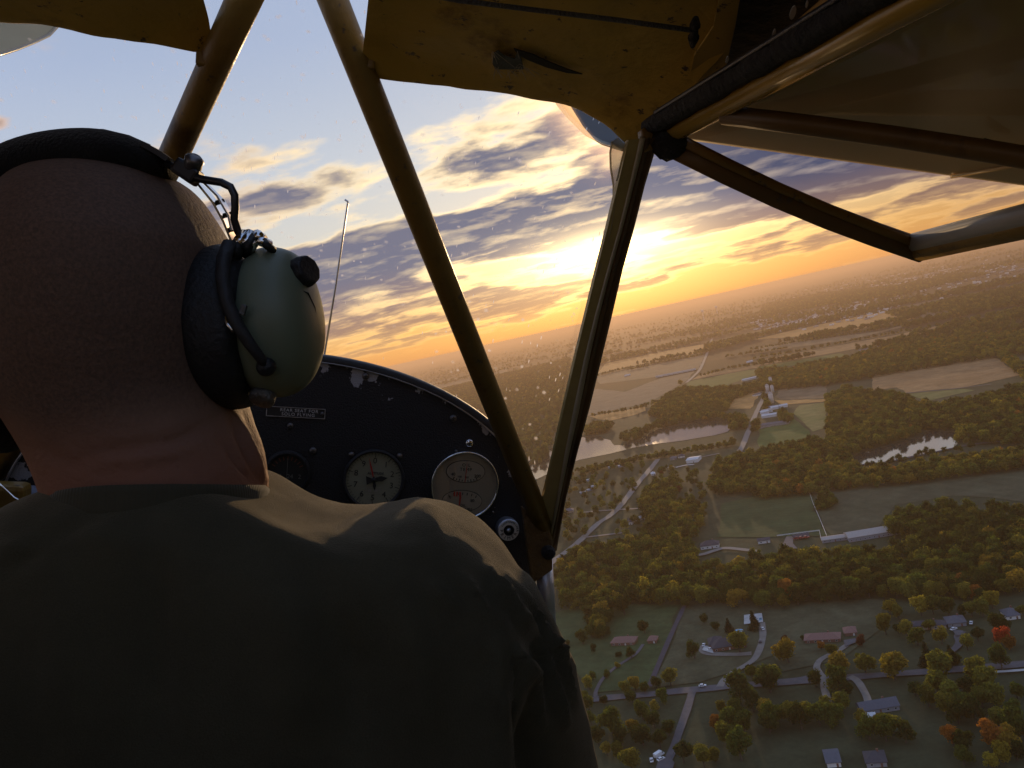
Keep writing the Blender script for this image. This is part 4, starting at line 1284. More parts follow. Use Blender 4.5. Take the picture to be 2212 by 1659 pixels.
# ---- lettering
def text_mesh(s, size, m, align='CENTER', ext=.0003, space=1.0):
    cu = bpy.data.curves.new('lettering', 'FONT')
    cu.body = s; cu.size = size; cu.align_x = align; cu.align_y = 'CENTER'; cu.extrude = ext; cu.space_character = space; cu.resolution_u = 3
    o = bpy.data.objects.new('lettering', cu)
    C.objects.link(o)
    me = bpy.data.meshes.new_from_object(o)
    bpy.data.objects.remove(o)
    me.materials.clear(); me.materials.append(m)
    return me


def text(s, x, z, y, size, m, parent, rot=0.0, **k):
    o = link('lettering', text_mesh(s, size, m, **k), parent)
    o.matrix_local = Matrix.Translation((x, y, z)) @ Matrix.Rotation(rot, 4, 'Y') @ Matrix.Rotation(math.pi / 2, 4, 'X')
    return o


def screw(px, py, r, m, cross=False, par=None):
    p = af(px, py, y=PY)
    mb = MB().lathe([(r, 0), (r, .001), (r * .75, .0028), (r * .2, .0034)], p, (0, -1, 0), 16, cap1=True)
    o = mb.build('screw', m, par or plane, True)
    if cross:
        MB().box(p + Vector((0, -.0034, 0)), (r * 1.1, .0012, r * .26)).box(p + Vector((0, -.0034, 0)), (r * .26, .0016, r * 1.1)).build('cross_slot', M_INK, o)
    return o


for px, py, r, m, cr in ((1014, 957, .0058, M_CHROME, True), (979, 903.5, .005, M_SCREW, True), (790, 812.5, .0048, M_SCREW, True), (676, 974, .005, M_SCREW, True), (759, 982, .004, M_SCREW, False), (863, 985, .004, M_SCREW, False),
                         (627, 920, .0042, M_SCREW, True), (985, 974.5, .0022, M_SCREW, False), (1064, 1106, .0022, M_SCREW, False)):
    screw(px, py, r, m, cr)

# placard
pa, pb = af(575, 889, y=PY), af(703, 891, y=PY)
pc_ = Vector(((pa.x + pb.x) / 2, PY, (pa.z + pb.z) / 2 - .0005)); pw = pb.x - pa.x
plac = MB().box(pc_ + Vector((0, -.0006, 0)), (pw, .0012, .0135)).build('placard', M_INK, plane)
fr = MB()
for dx, dz, sx, sz in ((0, .0062, pw, .0009), (0, -.0062, pw, .0009), (-pw / 2 + .0005, 0, .0009, .0133), (pw / 2 - .0005, 0, .0009, .0133)):
    fr.box(pc_ + Vector((dx, -.0015, dz)), (sx, .0006, sz))
fr.build('placard_border', M_ALU, plac)
M_LET = material('worn_white_print', (.62, .63, .64), .5, vary=.2, scale=200)
for s, dz in (('REAR SEAT FOR', .0025), ('SOLO FLYING', -.0028)):
    text(s, pc_.x + (.004 if dz > 0 else .003), pc_.z + dz, PY - .0014, .0058, M_LET, plac, space=1.2)
screw(696, 893.5, .0026, M_SCREW, par=plac)


# gauges: bezel (part) > dial, pointers, lettering
def gauge(name, label, px, py, R, dial_m, bez_m, bez):
    p = af(px, py, y=PY)
    b = MB().lathe([(R * 1.03 + bez, 0), (R * 1.03 + bez, .004), (R * 1.03 + bez * .5, .0065), (R, .0055), (R * .985, -.003)], p, (0, -1, 0), 56).build(name, bez_m, plane, True)
    b['label'] = label
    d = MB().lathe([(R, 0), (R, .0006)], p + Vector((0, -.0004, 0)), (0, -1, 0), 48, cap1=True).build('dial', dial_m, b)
    return p, b


R_ALT = 58 / F * 1.13
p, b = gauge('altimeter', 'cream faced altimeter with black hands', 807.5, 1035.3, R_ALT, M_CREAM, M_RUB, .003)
yd = p.y - .0012
for i in range(10):
    a = math.radians(36 * i)
    text(str(i), p.x + math.sin(a) * R_ALT * .68, p.z + math.cos(a) * R_ALT * .68, yd, R_ALT * .30, M_INK, b)
tk = MB()
for i in range(50):
    a = math.radians(7.2 * i); l = .16 if i % 5 == 0 else .08
    q = Matrix.Rotation(a, 3, 'Y')
    tk.box(p + Vector((math.sin(a) * R_ALT * (.97 - l / 2), -.0012, math.cos(a) * R_ALT * (.97 - l / 2))), (R_ALT * (.022 if i % 5 == 0 else .012), .0004, R_ALT * l), q)
tk.build('scale_marks', M_INK, b)
text('ALTITUDE', p.x + .002, p.z + R_ALT * .22, yd, R_ALT * .13, M_INK, b)
lg = MB()
for dx, dz, sx, sz in ((0, -.30, .5, .02), (0, -.52, .5, .02), (-.25, -.41, .02, .24), (.25, -.41, .02, .24), (-.12, -.41, .12, .12), (.1, -.41, .14, .12)):
    lg.box(p + Vector((dx * R_ALT, -.0012, dz * R_ALT)), (sx * R_ALT, .0003, sz * R_ALT))
lg.build('maker_mark', material('faded_print', (.30, .29, .25), .6, vary=.1), b)


def hand(parent, name, m, p, ang, L, w, tail=.0, y=-.003, shape=None):
    shape = shape or [(-w * .5, -tail), (w * .5, -tail), (w * .6, 0), (w, L * .55), (0, L), (-w, L * .55), (-w * .6, 0)]
    a = math.radians(ang)
    pts = [p + Vector((x * math.cos(a) + z * math.sin(a), y, -x * math.sin(a) + z * math.cos(a))) for x, z in shape]
    MB().prism(pts, (0, -.0006, 0)).build(name, m, parent)


hand(b, 'red_pointer', M_REDINK, p, -16, R_ALT * .85, R_ALT * .03, .0, -.0022)
hand(b, 'short_hand', M_INK, p, 80, R_ALT * .50, R_ALT * .10, R_ALT * .26, -.0030)
hand(b, 'long_hand', M_INK, p, 172, R_ALT * .40, R_ALT * .06, R_ALT * .12, -.0038)
hand(b, 'hand_tail', M_INK, p, 262, R_ALT * .30, R_ALT * .09, 0, -.0034, [(-.001, 0), (.001, 0), (.0045, R_ALT * .2), (.006, R_ALT * .27), (-.006, R_ALT * .27), (-.0045, R_ALT * .2)])
MB().lathe([(.003, 0), (.002, .002)], p + Vector((0, -.004, 0)), (0, -1, 0), 12, cap1=True).build('hub', M_INK, b, True)

R_OIL = 70 / F * 1.13
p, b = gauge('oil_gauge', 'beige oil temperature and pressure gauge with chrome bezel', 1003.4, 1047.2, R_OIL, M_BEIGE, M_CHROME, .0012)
yd = p.y - .0012
M_CREAM2 = material('ivory_window', (.33, .28, .21), .35, vary=.04)


def oval(cx, cz, rx, rz, y, m, name, parent, ring=None):
    n = 40
    pts = [Vector((cx + rx * math.cos(t), y, cz + rz * math.sin(t))) for t in (2 * math.pi * i / n for i in range(n))]
    o = MB().prism(pts, (0, -.0004, 0)).build(name, m, parent)
    o2 = MB().tube(pts + [pts[0]], .0005, 6, cap=False).build('window_rim', M_INK, parent)


oval(p.x, p.z + R_OIL * .42, R_OIL * .60, R_OIL * .34, p.y - .0011, M_CREAM2, 'temperature_window', b)
oval(p.x - R_OIL * .04, p.z - R_OIL * .50, R_OIL * .62, R_OIL * .33, p.y - .0011, M_CREAM2, 'pressure_window', b)
text('OIL', p.x, p.z + R_OIL * .62, p.y - .0017, R_OIL * .14, M_INK, b, space=1.3)
text('TEMP', p.x, p.z + R_OIL * .48, p.y - .0017, R_OIL * .14, M_INK, b, space=1.2)
for s, dx, dz, k in (('40', -.38, .32, .13), ('100', -.18, .25, .09), ('160', .04, .24, .09), ('200', .38, .29, .14)):
    text(s, p.x + dx * R_OIL, p.z + dz * R_OIL, p.y - .0017, R_OIL * k, M_INK, b)
tk = MB()
for i in range(9):
    t = -1 + i / 4
    tk.box(p + Vector((t * R_OIL * .36, -.0017, R_OIL * (.13 + .07 * t * t))), (R_OIL * .022, .0005, R_OIL * (.09 if i % 2 == 0 else .06)), Matrix.Rotation(-t * .45, 3, 'Y'))
for i in range(7):
    t = -1 + i / 3
    tk.box(p + Vector((t * R_OIL * .42 - R_OIL * .04, -.0017, R_OIL * (-.27 - .08 * t * t))), (R_OIL * .022, .0005, R_OIL * .08), Matrix.Rotation(t * .4, 3, 'Y'))
tk.build('scale_marks', M_INK, b)
hand(b, 'temperature_needle', M_REDINK, p + Vector((0, 0, R_OIL * .08)), 2, R_OIL * .66, R_OIL * .012, 0, -.0020)
hand(b, 'pressure_needle', M_REDINK, p + Vector((-R_OIL * .12, 0, -R_OIL * .60)), 3, R_OIL * .38, R_OIL * .03, R_OIL * .05, -.0020)
rb = MB()
for dx in (-.30, -.22, -.13):
    rb.box(p + Vector((dx * R_OIL, -.0018, -R_OIL * .29)), (R_OIL * .045, .0005, R_OIL * .15))
rb.build('red_marks', M_REDINK, b)
for s, dx, dz, k in (('0', -.42, -.40, .12), ('80', .28, -.48, .13), ('OIL', 0, -.64, .11), ('PRESSURE', .02, -.76, .13)):
    text(s, p.x + dx * R_OIL, p.z + dz * R_OIL, p.y - .0017, R_OIL * k, M_INK, b)
# glass over the gauge
M_GGL = bpy.data.materials.new('gauge_glass'); M_GGL.use_nodes = True
_n = NT(M_GGL.node_tree); M_GGL.node_tree.nodes.clear()
_t, _g, _m, _o = _n.node('ShaderNodeBsdfTransparent'), _n.node('ShaderNodeBsdfGlossy'), _n.node('ShaderNodeMixShader'), _n.node('ShaderNodeOutputMaterial')
_g.inputs['Roughness'].default_value = .03
_m.inputs[0].default_value = .07
for a_, b_ in ((_t.outputs[0], _m.inputs[1]), (_g.outputs[0], _m.inputs[2]), (_m.outputs[0], _o.inputs[0])): M_GGL.node_tree.links.new(a_, b_)
MB().lathe([(R_OIL * .99, .0045), (R_OIL * .5, .0058), (R_OIL * .02, .0062)], p, (0, -1, 0), 40, cap1=True).build('gauge_glass', M_GGL, b, True)

# compass: dark card behind a dull window
q = af(620, 1022, y=PY)
cb = MB().lathe([(.030, 0), (.030, .004), (.025, .006), (.0245, .0)], q, (0, -1, 0), 32).build('compass', M_PANEL, plane, True)
MB().lathe([(.0245, .0014)], q, (0, -1, 0), 32, cap0=True).build('dial', M_INK, cb)
M_DIM = material('dim_print', (.16, .16, .15), .6, vary=.1)
M_DIMR = material('dim_red_print', (.16, .05, .03), .6, vary=.1)
for s, dx in (('N', -.010), ('24', .004), ('2', .016)):
    text(s, q.x + dx, q.z - .004, q.y - .0020, .008, M_DIM, cb)
MB().box(q + Vector((0, -.0024, .002)), (.0006, .0004, .036)).build('lubber_line', M_DIM, cb)
rc = MB()
for i in range(9):
    a = math.radians(-60 + 15 * i)
    rc.box(q + Vector((math.sin(a) * .02, -.0020, math.cos(a) * .02)), (.0012, .0004, .005), Matrix.Rotation(a, 3, 'Y'))
rc.build('scale_marks', M_DIMR, cb)

# primer knob
q = af(1093, 1138, y=PY)
R_P = 23.5 / F * 1.12
pk = MB().lathe([(R_P * 1.02, 0), (R_P * 1.05, .004), (R_P * 1.05, .016), (R_P * .98, .0185), (R_P * .5, .0185)], q, (0, -1, 0), 40).build('primer_knob', M_ALU, plane, True)
MB().lathe([(R_P * .97, 0), (R_P * .5, .0003)], q + Vector((0, -.0187, 0)), (0, -1, 0), 40).build('name_ring', material('white_enamel', (.74, .72, .68), .4, vary=.06), pk, True)
MB().lathe([(R_P * .52, .0195), (R_P * .40, .012)], q, (0, -1, 0), 32, cap1=True).build('recess', M_INK, pk)
MB().lathe([(R_P * .22, .010), (R_P * .22, .018), (R_P * .16, .021)], q, (0, -1, 0), 20, cap1=True).build('plunger', M_ALU, pk, True)
for i, ch in enumerate('PRIMER'):
    a = math.radians(-104 - 30.0 * i + 10)           # lower arc read left to right
    text(ch, q.x + math.sin(a) * R_P * .73, q.z + math.cos(a) * R_P * .73, q.y - .0194, R_P * .42, M_INK, pk, rot=a + math.pi)
for i, ch in enumerate('LUNKENHEIMER'):
    a = math.radians(-58 + 13.5 * i)
    text(ch, q.x + math.sin(a) * R_P * .80, q.z + math.cos(a) * R_P * .80, q.y - .0194, R_P * .24, M_INK, pk, rot=a)

# ---- welded tubes
JR = Vector((.300, 1.075, -.272))                 # where the right brace meets the door post
VR = af(771, 130, y=.80)
VL = af(468, 130, y=.80)
def ext(a, b, k): return a + (b - a) * k
JL = Vector((-.372, 1.06, -.222))
MB().tube([ext(VR, JR, 1.03), VR, ext(JR, VR, 1.24)], .0137, 20).build('windshield_brace', M_YEL, plane, True)
VL2 = af(375, 335, y=.90)
MB().tube([JL, VL2, VL, ext(VL2, VL, 2.0)], .0142, 20).build('windshield_brace', M_YEL, plane, True)
# clips where the fabric panels meet the braces
for v, dx in ((VR, .012), (VL, -.012)):
    MB().box(v + Vector((dx, -.004, -.002)), (.009, .010, .013)).build('brace_clip', M_YEL, plane, bevel=.002)
HUB = Vector((.298, .757, .188))
PB, PT = Vector((.318, 1.09, -.318)), Vector((.288, .752, .182))
# right door post: an outer channel, a paler ridge and the torn clear edge strip beside it
POST = [(300, 1359, 1383, 1424), (333, 1351, 1376, 1414), (400, 1335, 1360, 1394), (500, 1311, 1335, 1369), (582, 1290, 1312, 1346), (681, 1266, 1286, 1323), (780, 1242, 1263, 1299), (879, 1219, 1243, 1275), (978, 1197, 1222, 1248), (1078, 1173, 1203, 1223), (1190, 1156, 1180, 1203)]
fl, ch, rg = [], [], []
for yy, l_, m_, r_ in POST:
    t = (yy - 300) / 890
    dy = .752 + .338 * t
    a_, b_, c_ = af(l_, yy, y=dy), af(m_, yy, y=dy), af(r_, yy, y=dy)
    fl.append([a_ + Vector((0, .010, 0)), a_ + Vector((.001, .004, 0)), b_ + Vector((0, -.002, 0)), b_ + Vector((0, .012, 0))])
    w_ = c_ - b_
    ch.append([b_ + Vector((.001, -.003, 0)), b_ + w_ * .22 + Vector((0, -.0075, 0)), b_ + w_ * .40 + Vector((0, -.0060, 0)), b_ + w_ * .52 + Vector((0, -.0015, 0)), b_ + w_ * .80 + Vector((0, -.0035, 0)), c_ + Vector((0, .001, 0)), c_ + Vector((-.001, .010, 0)), b_ + Vector((.001, .012, 0))])
    rg.append(b_ + Vector((.0004, -.0050, 0)))
MB().loft(fl, True, True, True).build('door_post', material('olive_yellow_flange', (.38, .30, .11), .2, spec=.7, vary=.25, scale=22, bump=.08, bscale=40, coat=.4), plane, angle=40)
MB().loft(ch, True, True, True).build('post_channel', material('dark_brown_channel', (.13, .07, .024), .5, vary=.3, scale=30, fn=wear), plane, angle=40)
MB().tube(rg, [.0026, .0026, .0022, .0020, .0020, .0024, .0032, .0036, .0030, .0022, .0016], 10).build('post_ridge', material('dull_olive_paint', (.40, .35, .24), .35, vary=.2, scale=30), plane, True)
M_CLR = bpy.data.materials.new('clouded_plastic'); M_CLR.use_nodes = True
_n = NT(M_CLR.node_tree); M_CLR.node_tree.nodes.clear()
_d, _t, _g, _m, _m2, _m3, _tp, _o = [_n.node(k) for k in ('ShaderNodeBsdfDiffuse', 'ShaderNodeBsdfTranslucent', 'ShaderNodeBsdfGlossy', 'ShaderNodeMixShader', 'ShaderNodeMixShader', 'ShaderNodeMixShader', 'ShaderNodeBsdfTransparent', 'ShaderNodeOutputMaterial')]
_d.inputs[0].default_value = (.42, .40, .30, 1); _t.inputs[0].default_value = (.5, .44, .30, 1); _g.inputs['Roughness'].default_value = .15
_m.inputs[0].default_value = .45; _m2.inputs[0].default_value = .2; _m3.inputs[0].default_value = .25
for a_, b_ in ((_d.outputs[0], _m.inputs[1]), (_t.outputs[0], _m.inputs[2]), (_m.outputs[0], _m2.inputs[1]), (_g.outputs[0], _m2.inputs[2]), (_m2.outputs[0], _m3.inputs[1]), (_tp.outputs[0], _m3.inputs[2]), (_m3.outputs[0], _o.inputs[0])): M_CLR.node_tree.links.new(a_, b_)
es = MB()
row = [((1322, 306), (1334, 296)), ((1318, 330), (1350, 312)), ((1319, 362), (1347, 338)), ((1325, 400), (1338, 390)), ((1325, 430), (1331, 430)), ((1316, 483), (1320, 490)), ((1305, 540), (1309, 540)), ((1286, 600), (1289, 600))]
L_, R_ = [], []
for i, (a_, b_) in enumerate(row):
    dy = .752 + .338 * (a_[1] - 300) / 890
    L_.append(af(*a_, y=dy + .014)); R_.append(af(*b_, y=dy + .002))
es.loft([[l, l.lerp(r_, .5) + Vector((0, -.006, 0)), r_] for l, r_ in zip(L_, R_)], False)
es.build('clear_edge_strip', M_CLR, plane, True)
MB().tube(L_, .0011, 6).build('strip_rim', M_CLR, plane, True)
# junction at the foot of the post: gusset, bolt and the bare door post below
g_ = [af(*q_, y=1.062) for q_ in ((1128, 1095), (1160, 1120), (1182, 1120), (1194, 1170), (1194, 1232), (1150, 1262), (1140, 1190))]
MB().prism(g_, (0, .012, 0)).build('gusset_plate', material('rusty_gusset', (.15, .085, .025), .6, vary=.35, scale=35, bump=.4, bscale=120, fn=wear), plane, bevel=.002)
q = af(1187, 1196, y=1.045)
bo = MB().lathe([(.0062, 0), (.0068, .008), (.0095, .0085), (.0095, .014), (.006, .017)], q + Vector((0, .017, 0)), (0, -1, 0), 14, cap1=True).build('bolt', M_BLK, plane, True)
MB().tube([af(1175, 1205, y=1.075), af(1180, 1290, y=1.075), af(1186, 1420, y=1.075), af(1196, 1700, y=1.075)], .0118, 18).build('lower_door_post', M_ALU, plane, True)

# ---- ceiling panels of yellow fabric on both sides of the overhead gap
CP0, CN = Vector((.02, .8, .234)), None
_a, _b, _c = Vector((.02, .8, .234)), Vector((.27, .8, .214)), Vector((.012, .70, .249))
CN = (_b - _a).cross(_c - _a).normalized()
if CN.z < 0: CN = -CN
def cz(x, y): return CP0.z - (CN.x * (x - CP0.x) + CN.y * (y - CP0.y)) / CN.z


FX = [.0, .03, .109, .154, .201, .230, .255, .273, .295]
FZZ = [.222, .218, .219, .220, .218, .214, .206, .197, .192]


def ceiling(sgn, name):
    mb = MB()
    NX, NY = 34, 40
    rings = []
    for j in range(NY + 1):
        v = j / NY
        y = .80 - .62 * v ** 1.35
        ring = []
        for i in range(NX + 1):
            u_ = i / NX
            x = .013 + .282 * u_
            z = cz(x, y)
            k = max(0.0, 1 - (.80 - y) / .035)
            z += (np.interp(x, FX, FZZ) - z) * k * k                # rolled front edge
            yy = y + .006 * k
            z += .0025 * mnoise.noise((x * 16, y * 7, 3.1 * sgn)) + .0012 * mnoise.noise((x * 45, y * 30, 1.7))
            if u_ > .80: z -= .016 * ((u_ - .80) / .20) ** 2 * min(1, max(0, (y - .60) / .15))
            xx = x if sgn > 0 else -.118 - (x - .013)
            ring.append(Vector((xx, yy, z)))
        rings.append(ring)
    # front lip turned up and back
    lip = [[p_ + Vector((0, dy, dz)) for p_ in rings[0]] for dy, dz in ((.004, .016), (.007, .007), (.004, .001))]
    mb.loft(lip + rings, False)
    return mb.build(name, M_FAB, plane, True)


ceiling(1, 'ceiling_panel'); ceiling(-1, 'ceiling_panel')
def on_ceiling(px, py, dz): return afp(px, py, CP0 + CN * dz, CN)


# dark vinyl beyond the panel with small pale flecks set on it, and the pale strip beside it
MB().prism([on_ceiling(*q_, -.008) for q_ in ((1603, -30), (1588, 60), (1566, 158), (1690, 92), (1830, 15), (1960, -60), (1900, -140), (1620, -140))], (0, 0, .003)).build('vinyl_panel', M_VIN, plane)
MB().prism([on_ceiling(*q_, -.005) for q_ in ((1560, -30), (1608, -30), (1590, 60), (1568, 160), (1480, 215), (1500, 120), (1540, 60))], (0, 0, .002)).build('pale_strip', material('faded_yellow_tape', (.54, .38, .09), .5, vary=.2, scale=25, fn=wear), plane)
M_FLECK = material('pale_fleck', (.45, .47, .52), .2, spec=.8, vary=.1)
for x, y, w, h in ((1712, 26, 6, 15), (1671, 72, 3.2, 11), (1570, 128, 3, 8), (1742, 8, 2.5, 8), (1795, 2, 3, 4)):
    mb = MB(); nseg = 12
    pts = [on_ceiling(x + w * math.cos(t) - h * .25 * math.sin(t), y + h * math.sin(t), -.0085) for t in (2 * math.pi * i / nseg for i in range(nseg))]
    mb.prism(pts, (0, -.001, -.001)).build('bright_fleck', M_FLECK, plane)
# torn patches with frayed threads
M_DARKG = material('dark_tear', (.035, .035, .032), .9, vary=.4, scale=200)
M_GREYG = material('grey_lining', (.13, .15, .16), .9, vary=.3, scale=120, bump=.4, bscale=200)
MB().prism([on_ceiling(*q_, -.0045) for q_ in ((1066, 116), (1076, 110), (1090, 122), (1112, 128), (1118, 112), (1124, 120), (1131, 150), (1100, 150), (1070, 150), (1064, 138))], (0, 0, .001)).build('torn_patch', M_GREYG, plane)
MB().prism([on_ceiling(*q_, -.0045) for q_ in ((1110, 106), (1150, 118), (1190, 136), (1225, 150), (1258, 161), (1225, 158), (1180, 146), (1140, 130), (1118, 118))], (0, 0, .001)).build('slit', M_DARKG, plane)
th = MB(); r_ = random.Random(4)
for _ in range(34):
    bx, by = r_.choice(((1066, 114), (1072, 148), (1128, 140), (1126, 148), (1118, 112), (1100, 150)))
    a_ = on_ceiling(bx + r_.uniform(-5, 5), by + r_.uniform(-4, 4), -.005)
    dv = Vector((r_.gauss(.002, .004), r_.gauss(.004, .004), r_.uniform(-.006, -.001)))
    th.tube([a_, a_ + dv * .6 + Vector((r_.gauss(0, .001), 0, 0)), a_ + dv * 1.3], .00022, 3)
th.build('frayed_threads', material('pale_thread', (.55, .50, .40), .8, vary=.1), plane)
# control cable and its end fitting under the right panel
cp = [on_ceiling(x, y, -.022) for x, y in ((900, -16), (990, 1), (1160, 22), (1340, 44), (1500, 66))]
MB().tube(cp, .0019, 10).build('control_cable', material('grey_cable', (.17, .17, .17), .5, vary=.3, scale=300, bump=1.0, bscale=500), plane, True)
a_, b_ = on_ceiling(1503, 40, -.02), on_ceiling(1496, 100, -.02)
MB().tube([a_, a_.lerp(b_, .25), a_.lerp(b_, .3), a_.lerp(b_, .62), a_.lerp(b_, .66), b_], [.0022, .0042, .0026, .0036, .0044, .0018], 10).build('cable_fitting', M_BLK, plane, True)

# ---- roof rail over the door, its black weather strip, and the hub
RA, RB = af(1440, 292, x=.302), af(2016, -18, x=.302)
RB2 = RB + (RB - RA) * 1.6
MB().tube([RA, RB, RB2], .0098, 24).build('roof_rail', material('smooth_yellow_tube', (.42, .25, .04), .22, spec=.6, vary=.1, scale=20, bump=.02, bscale=60), plane, True)
ws = MB()
n_ = 60
rr_ = random.Random(11)
pts = [RA.lerp(RB2, i / n_) + Vector((-.016, .002, .006)) for i in range(n_ + 1)]
ws.tube(pts, [.0105 + rr_.uniform(-.0012, .0012) for _ in pts], 10, flat=.8)
ws.build('weather_strip', M_BLK, plane, True)
MB().tube([p_ + Vector((-.010, -.004, .004)) for p_ in (pts[2], pts[20], pts[60])], .0022, 8).build('strip_rim', M_VIN, plane, True)
hb = MB()
bm = bmesh.new(); bmesh.ops.create_icosphere(bm, subdivisions=3, radius=1)
hb.add([Vector((v.co.x * .017 * (1 + .2 * mnoise.noise(v.co * 2)), v.co.y * .020, v.co.z * .016 * (1 + .2 * mnoise.noise(v.co * 3)))) + HUB + Vector((.004, -.004, -.006)) for v in bm.verts], [tuple(v.index for v in f.verts) for f in bm.faces]); bm.free()
hb.build('rail_joint', M_BLK, plane, True)
cp_ = [af(*q_, y=.755) for q_ in ((1385, 280), (1448, 240), (1468, 262), (1440, 300), (1420, 320), (1392, 330))]
MB().prism(cp_, (0, .012, 0)).build('joint_plate', M_YEL, plane, bevel=.002)
MB().tube([af(1440, 205, y=.74), af(1450, 232, y=.738), af(1432, 248, y=.74)], .0012, 6).build('lashing_wire', M_STEEL, plane, True)

# ---- folded-up door window: frame of three bars with clear plastic
W1 = Vector((.306, .752, .180)); W2 = af(1993, 542, y=.757)
W3 = W2 + Vector((.0, -.80, .075))
def bar(name, a, b, wid, m=M_YEL, up=(0, 0, 1), thick=.45, mid=0.0):
    d_ = (b - a).normalized()
    pts = [a.lerp(b, t) + Vector((0, 0, mid * math.sin(math.pi * t))) for t in (0, .2, .4, .6, .8, 1)]
    return MB().tube(pts, wid, 14, up=up, flat=thick).build(name, m, plane, True)
M_DBR = material('dark_brown_paint', (.16, .085, .022), .5, vary=.25, scale=25, fn=wear)
bar('window_bar', W1, W2, .0125, M_DBR, up=(0, 1, 0), thick=.55, mid=-.006)
bar('window_bar_edge', W1 + Vector((-.004, -.010, .004)), W2 + Vector((-.008, -.008, .004)), .0045, M_YEL, up=(0, 1, 0), mid=-.004)
bar('window_bar', W2 + Vector((-.004, .004, 0)), W3, .0150, M_YEL, up=(0, 0, 1), thick=.75)
bar('window_bar_face', W2 + Vector((-.012, .0, .006)), W3 + Vector((-.014, 0, .008)), .0120, material('pale_grey_paint', (.42, .40, .36), .5, vary=.1), up=(0, 0, 1), thick=.9)
B1, B2 = af(1562, 248, x=.306), af(2230, 354, y=.50)
bar('window_bar', B1, ext(B1, B2, 1.5), .0105, M_DBR, up=(0, 0, 1), thick=.75, mid=.004)
la = af(2140, 322, y=.53)
MB().tube([la + Vector((-.010, 0, .001)), la + Vector((-.006, 0, .004)), la + Vector((.006, 0, .003)), la + Vector((.011, 0, .0))], [.0015, .0032, .0032, .0018], 8).build('window_latch', M_BLK, plane, True)


def glass_mat(name, tint, dust, gloss=.05, scr=True):
    m = bpy.data.materials.new(name); m.use_nodes = True
    t = m.node_tree; t.nodes.clear(); n = NT(t)
    tc = n.node('ShaderNodeTexCoord').outputs['Object']
    tr = n.node('ShaderNodeBsdfTransparent'); tr.inputs[0].default_value = (*tint, 1)
    gl = n.node('ShaderNodeBsdfGlossy'); gl.inputs['Roughness'].default_value = .04
    du = n.node('ShaderNodeBsdfTranslucent'); du.inputs[0].default_value = (.85, .80, .72, 1)
    lw = n.node('ShaderNodeFresnel'); lw.inputs[0].default_value = 1.35
    m1 = n.node('ShaderNodeMixShader')
    n.put(m1.inputs[0], n.m('MULTIPLY', lw.outputs[0], gloss * 2.2, clamp=True))
    t.links.new(tr.outputs[0], m1.inputs[1]); t.links.new(gl.outputs[0], m1.inputs[2])
    film = n.m('MULTIPLY', n.smooth(n.noise(tc, 6, 5, .6), .3, .8), dust * .55)
    if scr:
        vo = n.node('ShaderNodeTexVoronoi', feature='F1'); n.put(vo.inputs['Vector'], tc); vo.inputs['Scale'].default_value = 85
        rsel = n.sep(vo.outputs['Color'])
        spot = n.m('MULTIPLY', n.smooth(vo.outputs['Distance'], n.m('MULTIPLY_ADD', rsel[1], .26, .12), .05), n.m('GREATER_THAN', rsel[0], .55))
        spot = n.m('MULTIPLY', spot, n.smooth(n.noise(tc, 5, 2, .5), .34, .52))
        vo2 = n.node('ShaderNodeTexVoronoi', feature='F1')
        sc = n.v('MULTIPLY', n.v('ADD', tc, n.v('SCALE', n.noise(tc, 8, 2, .5, out='Color'), s=.02)), (260.0, 60.0, 40.0))
        n.put(vo2.inputs['Vector'], sc); vo2.inputs['Scale'].default_value = 1.0
        r2 = n.sep(vo2.outputs['Color'])
        strk = n.m('MULTIPLY', n.smooth(vo2.outputs['Distance'], .20, .08), n.m('GREATER_THAN', r2[0], .72))
        strk = n.m('MULTIPLY', strk, n.smooth(n.noise(tc, 4, 2, .5), .38, .52))
        film = n.m('ADD', film, n.m('ADD', n.m('MULTIPLY', spot, dust * 17.0), n.m('MULTIPLY', strk, dust * 30.0)), clamp=True)
    rf_ = n.node('ShaderNodeBsdfRefraction'); rf_.inputs['Roughness'].default_value = .42; rf_.inputs['IOR'].default_value = 1.22; rf_.inputs[0].default_value = (1.0, .82, .6, 1)
    m3 = n.node('ShaderNodeMixShader'); m3.inputs[0].default_value = .018 if scr else .004
    t.links.new(m1.outputs[0], m3.inputs[1]); t.links.new(rf_.outputs[0], m3.inputs[2])
    m2 = n.node('ShaderNodeMixShader')
    n.put(m2.inputs[0], film)
    t.links.new(m3.outputs[0], m2.inputs[1]); t.links.new(du.outputs[0], m2.inputs[2])
    o = n.node('ShaderNodeOutputMaterial'); t.links.new(m2.outputs[0], o.inputs[0])
    return m


M_SHIELD = glass_mat('scratched_windshield', (.97, .97, .96), .030)
M_SIDE = glass_mat('side_window', (.90, .89, .86), .030, gloss=.05, scr=False)
hp1, hp2 = Vector((.308, .752, .182)), Vector((.308, -.05, .185))
MB().poly([hp1, W2 + Vector((0, 0, .003)), W3 + Vector((0, 0, .003)), hp2]).build('window_pane', M_SIDE, plane)
# windshield
rows = []
for j in range(13):
    t = j / 12
    row = []
    for i in range(41):
        th_ = math.pi * i / 40
        bt = Vector((AX + AA * 1.0 * math.cos(th_), 1.135, AZ + AB * math.sin(th_) - .005))
        tp = Vector((-.045 + .345 * math.cos(th_), .80 - .30 * math.sin(th_) ** 2, .205 + .150 * math.sin(th_)))
        p_ = bt.lerp(tp, t) + Vector((.012 * math.cos(th_), .06 + .03 * math.sin(th_), .03 * math.sin(th_))) * math.sin(math.pi * t)
        row.append(p_)
    rows.append(row)
MB().loft(rows, False).build('windshield', M_SHIELD, plane, True)

